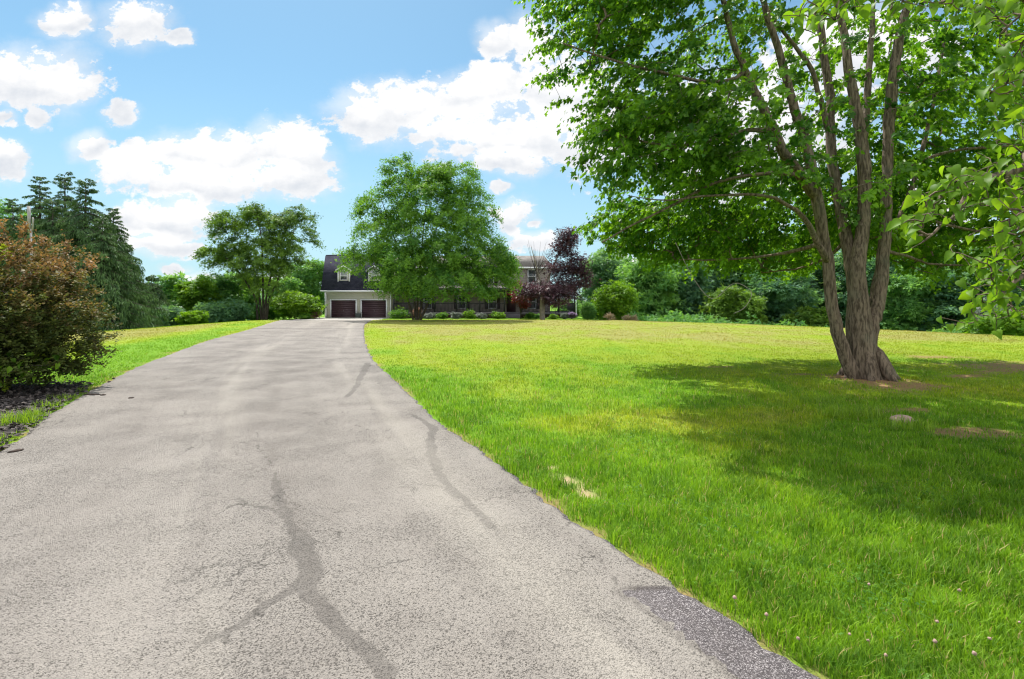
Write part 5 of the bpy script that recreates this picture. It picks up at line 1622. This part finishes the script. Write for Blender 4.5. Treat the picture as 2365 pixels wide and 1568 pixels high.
ptree = tree('purple_tree', 'dark purple leaved tree with a pale trunk before the right end of the porch', 'tree', b, pst, tips, L_PURPLE, None, B_PALE, rtwig=0.006, per=36, spread=0.30, size=0.155, kind='tri', seed=102, seg=0.5, cut=0.01, clump=0.3)
mb = MB()
for k in range(26):
    s0 = P(1236 + rng.uniform(-6, 6), 640 + rng.uniform(-20, 25), 46.8); dx = rng.uniform(-1.15, 1.7)
    e = s0 + np.array((dx, rng.uniform(-0.6, 0.6), rng.uniform(1.4, 3.2) - 0.3 * abs(dx)))
    mdl = (s0 + e) / 2 + np.array((dx * 0.12, 0, 0.1))
    mb.tube([s0, mdl, e], [0.022, 0.014, 0.006], 4, cap=False)
mb.build('dead_branches', B_DARK, ptree, bb)
b = at(1203, 50.6); round_tree('red_maple', 'small red leaved tree below the upstairs window, beside the purple tree', b, top_h(652, 50.6, b), 1.6, L_RED, 103, 130, 22, 0.13, 0.3, 8, bias=0.0)

GRP_P = 'plants bedded along the porch'
PL = [(926, 50.6, 709, 1.15, L_BIRCH, 'broad green shrub right of the second garage door'), (962, 50.6, 706, 0.5, L_PINK, 'small rosy shrub before the left part of the porch railing'),
      (990, 50.4, 722, 0.6, L_SILVER, 'low pale leaved plant left of the weeping tree trunk shade'), (1022, 50.4, 721, 0.6, L_BIRCH, 'low green plant in the porch bed, third from the garage'),
      (1052, 50.4, 720, 0.6, L_SILVER, 'low variegated plant just left of the golden round shrub'), (1084, 50.6, 709, 0.85, L_LIME, 'golden green round shrub in the middle of the porch bed'),
      (1112, 50.3, 721, 0.5, L_SILVER, 'low pale plant just right of the golden round shrub'), (1151, 50.6, 718, 0.75, L_LIME, 'round yellow green shrub by the porch steps'),
      (1222, 50.4, 722, 0.55, L_BIRCH, 'small deep green mound left of the purple tree trunk'), (1240, 50.2, 724, 0.38, L_WOOD, 'tiny green mound against the purple tree trunk'),
      (1277, 50.2, 725, 0.5, L_LIME, 'low yellow green plant right of the purple tree trunk'), (1302, 50.2, 722, 0.5, L_SILVER, 'silvery plant before the right end of the porch'),
      (1320, 50.2, 719, 0.5, L_LAV, 'lavender coloured flowering clump at the porch corner')]
for i, (px, Y, py, rx, leaf, lab) in enumerate(PL):
    b = at(px, Y); shrub('shrub', lab, b, top_h(py, Y, b), rx, leaf, 110 + i, 46, 24, 0.11, group=GRP_P)
b = at(1357, 48.0); s_ = shrub('shrub', 'clipped round green shrub right of the porch corner', b, top_h(684, 48, b), 1.02, L_WOOD, 130, 240, 40, 0.09, nl=1, bias=-0.1)
b = at(1420, 48.5); shrub('shrub', 'large yellow green bush beside the clipped round shrub', b, top_h(640, 48.5, b), 2.15, L_LIME, 131, 260, 34, 0.2, nl=9, bias=0.0)
for i, (px, w_) in enumerate(((1408, 0.45), (1448, 0.4), (1464, 0.35))):
    b = at(px, 46.5); shrub('plume_grass', ('buff plume grass at the foot of the yellow green bush', 'buff plume grass at the right foot of the yellow green bush', 'palest plume grass right of the yellow green bush')[i], b, 0.7, w_, L_PLUME, 134 + i, 26, 22, 0.2, 'spray', 'ornamental grass', droop=-1.0)

b = at(1316, 63.0); shrub('shrub', 'green shrub seen through the open right end of the porch', b, 2.6, 2.2, L_WOOD, 199, 120, 26, 0.22)
WR = 'trees of the wood behind the right lawn'


def wood(px, Y, py, seed, leaf, lab, rx, **kw):
    b = at(px, Y)
    return round_tree('woodland_tree', lab, b, top_h(py, Y, b), rx, leaf, seed, 460, 34, 0.33, 0.02, 16, WR, **{'bias': 0.26, **kw})  # default bias lightens the leaf tone in place of haze


R1 = wood(1400, 66, 578, 141, L_BLUE, 'blue green tree top showing above the yellow green bush', 4.2)
R2 = wood(1495, 58, 600, 142, L_WOOD, 'sunny green rounded tree right of the yellow green bush', 4.0, bias=0.12)
R3 = wood(1590, 60, 600, 143, L_BLUE, 'dark blue green tree between the sunny tree and the pale bushy one', 3.6, bias=-0.1)
R4 = wood(1690, 54, 668, 144, L_OAK, 'pale olive bushy tree standing left of the maple trunk', 3.4, bias=0.05)


def wcopy(src, px, Y, rz, py0, sx, lab):
    b = at(px, Y)
    h0 = max(v for v in [c[2] for c in [ch.bound_box[6] for ch in src.children]])
    h = top_h(py0, Y, b)
    return copy_tree(src, b, rz, (sx, h / h0), lab, WR)


for a in ((R1, 1545, 72, 1.0, 560, 1.2, 'far blue green tree behind the sunny rounded tree'), (R3, 1640, 66, 2.0, 545, 1.4, 'tall dark tree behind the pale olive bushy one'), (R2, 1750, 64, 0.7, 540, 1.4, 'green tree seen through the gap left of the maple trunk'),
          (R3, 1800, 56, 3.3, 600, 1.2, 'dark tree just left of the maple stems'), (R4, 1870, 52, 4.0, 700, 0.75, 'low olive bush at the wood edge beside the left maple stem'), (R1, 1890, 66, 5.0, 535, 1.4, 'blue green tree hidden mostly behind the maple stems'),
          (R3, 1990, 60, 0.4, 560, 1.3, 'dark tree directly behind the maple trunk'), (R2, 2075, 56, 1.9, 610, 1.1, 'green tree just right of the maple trunk'), (R1, 2130, 62, 2.6, 550, 1.4, 'dark blue tree in the right wood, second right of the maple trunk'),
          (R3, 2200, 54, 4.4, 600, 1.3, 'shadowy tree below the lowest right boughs'), (R1, 2280, 58, 0.2, 540, 1.4, 'dark tree near the right edge of the lawn'), (R3, 2360, 50, 1.2, 560, 1.4, 'dark tree at the right edge of the photo'),
          (R2, 1460, 78, 4.1, 585, 1.2, 'distant green tree between the purple tree and the maple crown')):
    wcopy(*a)
b = at(2320, 36.0); shrub('shrub', 'pale grassy green shrub at the right end of the lawn', b, top_h(705, 36, b), 1.9, L_LIME, 151, 190, 30, 0.2, flat=0.7)
b = at(2290, 44.0); shrub('shrub', 'pale silvery green shrub at the right, below the hanging heart leaves', b, top_h(662, 44, b), 1.6, L_SILVER, 152, 150, 28, 0.2)
b = at(2190, 40.0); shrub('shrub', 'low weedy green shrub on the far lawn edge at the right', b, top_h(752, 40, b), 1.6, L_WOOD, 153, 80, 24, 0.16)
# low growth along the foot of the wood
rng = np.random.default_rng(160)
n_ = 15000
px_ = rng.uniform(1440, 2450, n_); Yu = rng.uniform(47, 60, n_)
Xu = (px_ - CX) / F * Yu
zu = terrain(Xu, Yu); hh = 0.4 + 2.4 * fbm(Xu * 0.5, Yu * 0.5, 161) ** 1.5
pu = np.stack((Xu, Yu, zu + rng.uniform(0, 1, n_) * hh), 1)
und = leaves_mesh('undergrowth', 'tri', pu, rng.normal(0, 1, (n_, 3)) + np.array((0, -0.3, 0.1)), rng.normal(0, 0.5, (n_, 3)) + np.array((0, -0.4, 0.8)), rng.uniform(0.2, 0.42, n_), 0.4 + 0.5 * (fbm(Xu * 0.8, zu * 0 + pu[:, 2], 162) - 0.5) + rng.normal(0, 0.15, n_), L_WOOD)
tag(und, 'dense dark undergrowth along the foot of the wood behind the right lawn', 'undergrowth', kind='stuff')

# ------------------------------------------------------------------ the bronze shrub in the mulch bed
BS = np.array((-9.25, 9.15, 0.0)); BS[2] = float(ground_z(np.array([BS[0]]), np.array([BS[1]]))[0])
rng = np.random.default_rng(171)
BSE = [(-10.1, 8.6, 1.72, 1.65, 1.5, 1.1, 1.0), (-8.85, 8.5, 1.25, 0.98, 1.0, 0.85, 0.55), (-9.0, 8.5, 0.75, 1.1, 1.1, 0.55, 0.4), (-10.6, 8.4, 1.0, 1.3, 1.3, 0.85, 0.5), (-9.6, 8.6, 1.95, 1.1, 1.1, 0.7, 0.35), (-9.5, 8.1, 1.2, 1.3, 1.0, 1.0, 0.5), (-9.6, 8.2, 0.45, 1.6, 1.1, 0.35, 0.35)]
bt = env_tips(rng, 1450, BSE, 0.30) + np.array((0.5, 0.65, 0.0))
bt[:, 2] = np.maximum(bt[:, 2], 0.14)
shoot = bt[rng.choice(len(bt), 240)]
shoot = shoot[(shoot[:, 2] > 1.1)]
cdir_ = norm(shoot - np.array((-9.3, 9.2, 0.9)))
shoot = shoot + cdir_ * rng.uniform(0.08, 0.42, (len(shoot), 1)) + np.array((0, 0, 0.14))
bt = np.vstack((bt, shoot))
root = empty('bronze_shrub', BS, 'big rounded shrub with bronze red young leaves in the mulch bed at left', 'shrub')
sk = Skeleton()
for a in np.linspace(0, 6.28, 11)[:-1]:
    pts, rad = refine([BS + np.array((math.cos(a) * 0.12, math.sin(a) * 0.12, -0.1)), BS + np.array((math.cos(a) * 0.4, math.sin(a) * 0.4, 0.7)), BS + np.array((math.cos(a) * 0.95, math.sin(a) * 0.9, 1.7))], [0.03, 0.022, 0.012], 0.12, rng, 0.01)
    sk.add_chain(pts, -1, list(rad))
tid = grow(sk, bt, rng, 0.2, 0.5, 0.12)
skeleton_mesh(sk, tid, 0.0022, 0.42).build('stems', B_DARK, root, BS, smooth=True)
tp = np.array([sk.pos[i] for i in tid]); td = np.array([sk.dir[i] for i in tid])
ps, dr_, nm, sz, tn = twig_cloud(tp, td, np.array((-9.2, 9.15, 0.6)), 3, 17, 0.29, 0.054, rng, droop=-0.12, outward=0.6, zf=1.0, clump_tone=0.22, bias=0.1, hang=-0.15, jit=0.022)
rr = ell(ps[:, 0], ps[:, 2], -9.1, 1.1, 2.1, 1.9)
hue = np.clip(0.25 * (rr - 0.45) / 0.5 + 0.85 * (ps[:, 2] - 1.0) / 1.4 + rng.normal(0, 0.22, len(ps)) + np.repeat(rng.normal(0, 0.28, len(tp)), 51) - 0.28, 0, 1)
vine = np.repeat(rng.random(len(tp)) < 0.018, 51); hue = np.where(vine, 2.0, hue)
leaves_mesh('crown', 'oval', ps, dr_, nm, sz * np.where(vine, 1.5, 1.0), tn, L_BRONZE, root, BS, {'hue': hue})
kv = rng.random(len(ps)) < 0.0015
vp = ps[(ps[:, 2] < 0.75) & (ps[:, 1] < 8.9)]; vp = vp[rng.choice(len(vp), 110)]
leaves_mesh('climbing_vine', 'heart', vp + np.array((0.05, -0.08, 0)), rng.normal(0, 0.5, (110, 3)) + np.array((0, -0.3, -0.8)), rng.normal(0, 0.4, (110, 3)) + np.array((0.2, -0.8, 0.5)), rng.uniform(0.07, 0.14, 110), rng.uniform(0, 1, 110), L_HEART, root, BS)


# ------------------------------------------------------------------ weed tufts, stone, chips of bark, clover
m_weed, t, o = new_mat('weed_blade')
c = t.mix(attr(t, 'tone'), (0.12, 0.23, 0.016), (0.30, 0.44, 0.03))
b_ = t.n('ShaderNodeBsdfPrincipled'); t.put(b_.inputs['Base Color'], c); b_.inputs['Roughness'].default_value = 0.5
tr = t.n('ShaderNodeBsdfTranslucent'); t.put(tr.inputs[0], t.mix(1.0, c, (1.3, 1.3, 0.7), 'MULTIPLY'))
mx = t.n('ShaderNodeMixShader'); mx.inputs[0].default_value = 0.45
t.t.links.new(b_.outputs[0], mx.inputs[1]); t.t.links.new(tr.outputs[0], mx.inputs[2]); t.t.links.new(mx.outputs[0], o.inputs[0])
rng = np.random.default_rng(181)
for (px, py, n, rad_, h, lab) in ((18, 1022, 260, 0.30, 0.13, 'lowest weed tuft on the left, where the mulch meets the drive at the frame edge'), (52, 985, 300, 0.22, 0.24, 'tall bright weed tuft in front of the dark mulch beside the drive'), (82, 968, 120, 0.12, 0.2, 'small weed tuft just right of the tall one on the drive edge'),
                                  (122, 945, 220, 0.24, 0.17, 'weed tuft halfway along the mulch edge of the drive'), (165, 925, 260, 0.30, 0.13, 'leafy weed tuft at the mulch edge under the bronze shrub'), (205, 905, 180, 0.26, 0.1, 'low weed tuft where the mulch ends and the lawn begins'),
                                  (1965, 965, 420, 0.34, 0.22, 'tuft of long dark grass before the maple trunk'), (2095, 990, 260, 0.3, 0.16, 'tuft of long grass around the pink stone'), (1895, 930, 220, 0.3, 0.14, 'bright leafy weeds left of the long grass tuft under the maple')):
    X, Y = gpt(px, py)
    r_ = rad_ * np.sqrt(rng.random(n)); a_ = rng.uniform(0, 6.28, n)
    xx = X + r_ * np.cos(a_) * 1.3; yy = Y + r_ * np.sin(a_) * 0.7
    kk = drive_inside(xx, yy) < 0.02; xx, yy = xx[kk], yy[kk]
    o_ = blades('weed_tuft', xx, yy, h * rng.uniform(0.5, 1.15, len(xx)), rng.uniform(0.005, 0.011, len(xx)), np.zeros(len(xx)), rng, m_weed, 0.7)
    org = Vector((X, Y, float(ground_z(np.array([X]), np.array([Y]))[0])))
    o_.data.transform(__import__('mathutils').Matrix.Translation(-org)); o_.location = org
    tag(o_, lab, 'weeds')

import bmesh


def pebble(name, loc, sx, sy, sz, mat, seed, sub=3, rough=0.12):
    bm = bmesh.new(); bmesh.ops.create_icosphere(bm, subdivisions=sub, radius=1.0)
    for v in bm.verts:
        n = (fbm(np.array([v.co.x * 1.7 + v.co.z + seed]), np.array([v.co.y * 1.7 - v.co.z * 0.7]), seed)[0] - 0.5) * 2 * rough * 2
        v.co *= 1 + n
        v.co.x *= sx; v.co.y *= sy; v.co.z *= sz
    me = bpy.data.meshes.new(name); bm.to_mesh(me); bm.free(); me.materials.append(mat)
    for p in me.polygons: p.use_smooth = sub > 1
    o = bpy.data.objects.new(name, me); o.location = loc; COL.objects.link(o)
    return o


m_stone = plain_mat('pink_stone', (0.40, 0.27, 0.215), 0.85, 0.25, 14.0, 0.6, 40.0)
X, Y = gpt(2082, 976)
tag(pebble('stone', (X, Y, float(ground_z(np.array([X]), np.array([Y]))[0]) + 0.015), 0.15, 0.12, 0.08, m_stone, 3), 'rounded pinkish stone half sunk in the grass before the maple', 'stone')
m_chip2 = plain_mat('dark_bark_chip', (0.05, 0.035, 0.028), 0.9, 0.3, 40.0)
for i, (px, py, sx, lab) in enumerate(((212, 914, 0.13, 'long dark bark chip on the drive edge by the mulch'), (238, 915, 0.04, 'dark bark crumb on the drive right of the long chip'), (303, 922, 0.045, 'dark bark crumb lying alone farthest out on the drive'), (252, 884, 0.035, 'dark bark crumb on the drive edge beside the lawn'),
                                       (38, 1046, 0.06, 'dark bark chip on the drive at the left frame edge'), (5, 1038, 0.08, 'flat bark chip at the mulch corner on the frame edge'), (262, 876, 0.03, 'tiny farthest bark crumb beside the left lawn edge'))):
    X, Y = gpt(px, py)
    c_ = pebble('bark_chip', (X, Y, tz(X, Y) + 0.022), sx, 0.03 if sx > 0.05 else sx * 0.8, 0.016, m_chip2, 20 + i, 2, 0.25)
    c_.rotation_euler = (0, 0, 0.3 * i); tag(c_, lab, 'bark chip', 'bark chips scattered on the driveway')

m_clover = plain_mat('clover_head', (0.36, 0.24, 0.20), 0.8, 0.25, 200.0)
m_stalk = plain_mat('clover_stalk', (0.10, 0.18, 0.03), 0.7, 0.1, 50.0)
CLV = [(1697, 1395), (2221, 1359), (1954, 1466), (2010, 1472), (2152, 1439), (2262, 1466), (1864, 1487), (2286, 1538), (2351, 1431), (1774, 1436), (2180, 1507), (2060, 1530), (2000, 1350)]
rng = np.random.default_rng(191)
proto = None
for i, (px, py) in enumerate(CLV):
    X, Y = gpt(px, py + 30)
    z = float(ground_z(np.array([X]), np.array([Y]))[0])
    if proto is None:
        proto = empty('clover_flower', (X, Y, z), 'small pale pink clover head standing in the near right lawn', 'clover flower', 'clover flowers in the near lawn')
        MB().tube([(0, 0, 0), (0.004, 0, 0.05), (0, 0.003, 0.092)], 0.0016, 5).build('stalk', m_stalk, proto)
        hd = pebble('flower_head', (0, 0, 0.1), 0.0095, 0.0095, 0.0095, m_clover, 5, 2, 0.3); hd.parent = proto
    else:
        c_ = proto.copy(); COL.objects.link(c_); c_.location = (X, Y, z); c_.scale = (rng.uniform(0.5, 0.95),) * 3; c_.rotation_euler = (rng.uniform(-0.5, 0.5), rng.uniform(-0.5, 0.5), 0)
        for ch in proto.children:
            d_ = ch.copy(); COL.objects.link(d_); d_.parent = c_

# broad little leaves of clover and plantain between the blades, and dead thatch
rng = np.random.default_rng(201)
n_ = 60000
Yc = np.exp(rng.uniform(math.log(1.6), math.log(14.0), n_)); Xc = rng.uniform(-0.9, 1.2, n_) * Yc
kk = (drive_inside(Xc, Yc) < -0.03) & (fbm(Xc * 1.5, Yc * 1.5, 202, 3) + rng.normal(0, 0.09, n_) > 0.64) & ~in_poly(Xc, Yc, MULCH) & (soil_mask(Xc, Yc) < 0.4)
Xc, Yc = Xc[kk], Yc[kk]; nC = len(Xc)
pc = np.stack((Xc, Yc, ground_z(Xc, Yc) + rng.uniform(0.02, 0.075, nC)), 1)
cv = leaves_mesh('clover_leaves', 'tri', pc, rng.normal(0, 1, (nC, 3)) * np.array((1, 1, 0.25)), rng.normal(0, 0.25, (nC, 3)) + np.array((0, 0, 1)), rng.uniform(0.010, 0.020, nC) * (1 + 0.06 * Yc), rng.uniform(0, 0.8, nC), L_BIRCH)
tag(cv, 'patches of clover and broad leaved weeds in the lawn grass', 'clover', kind='stuff')
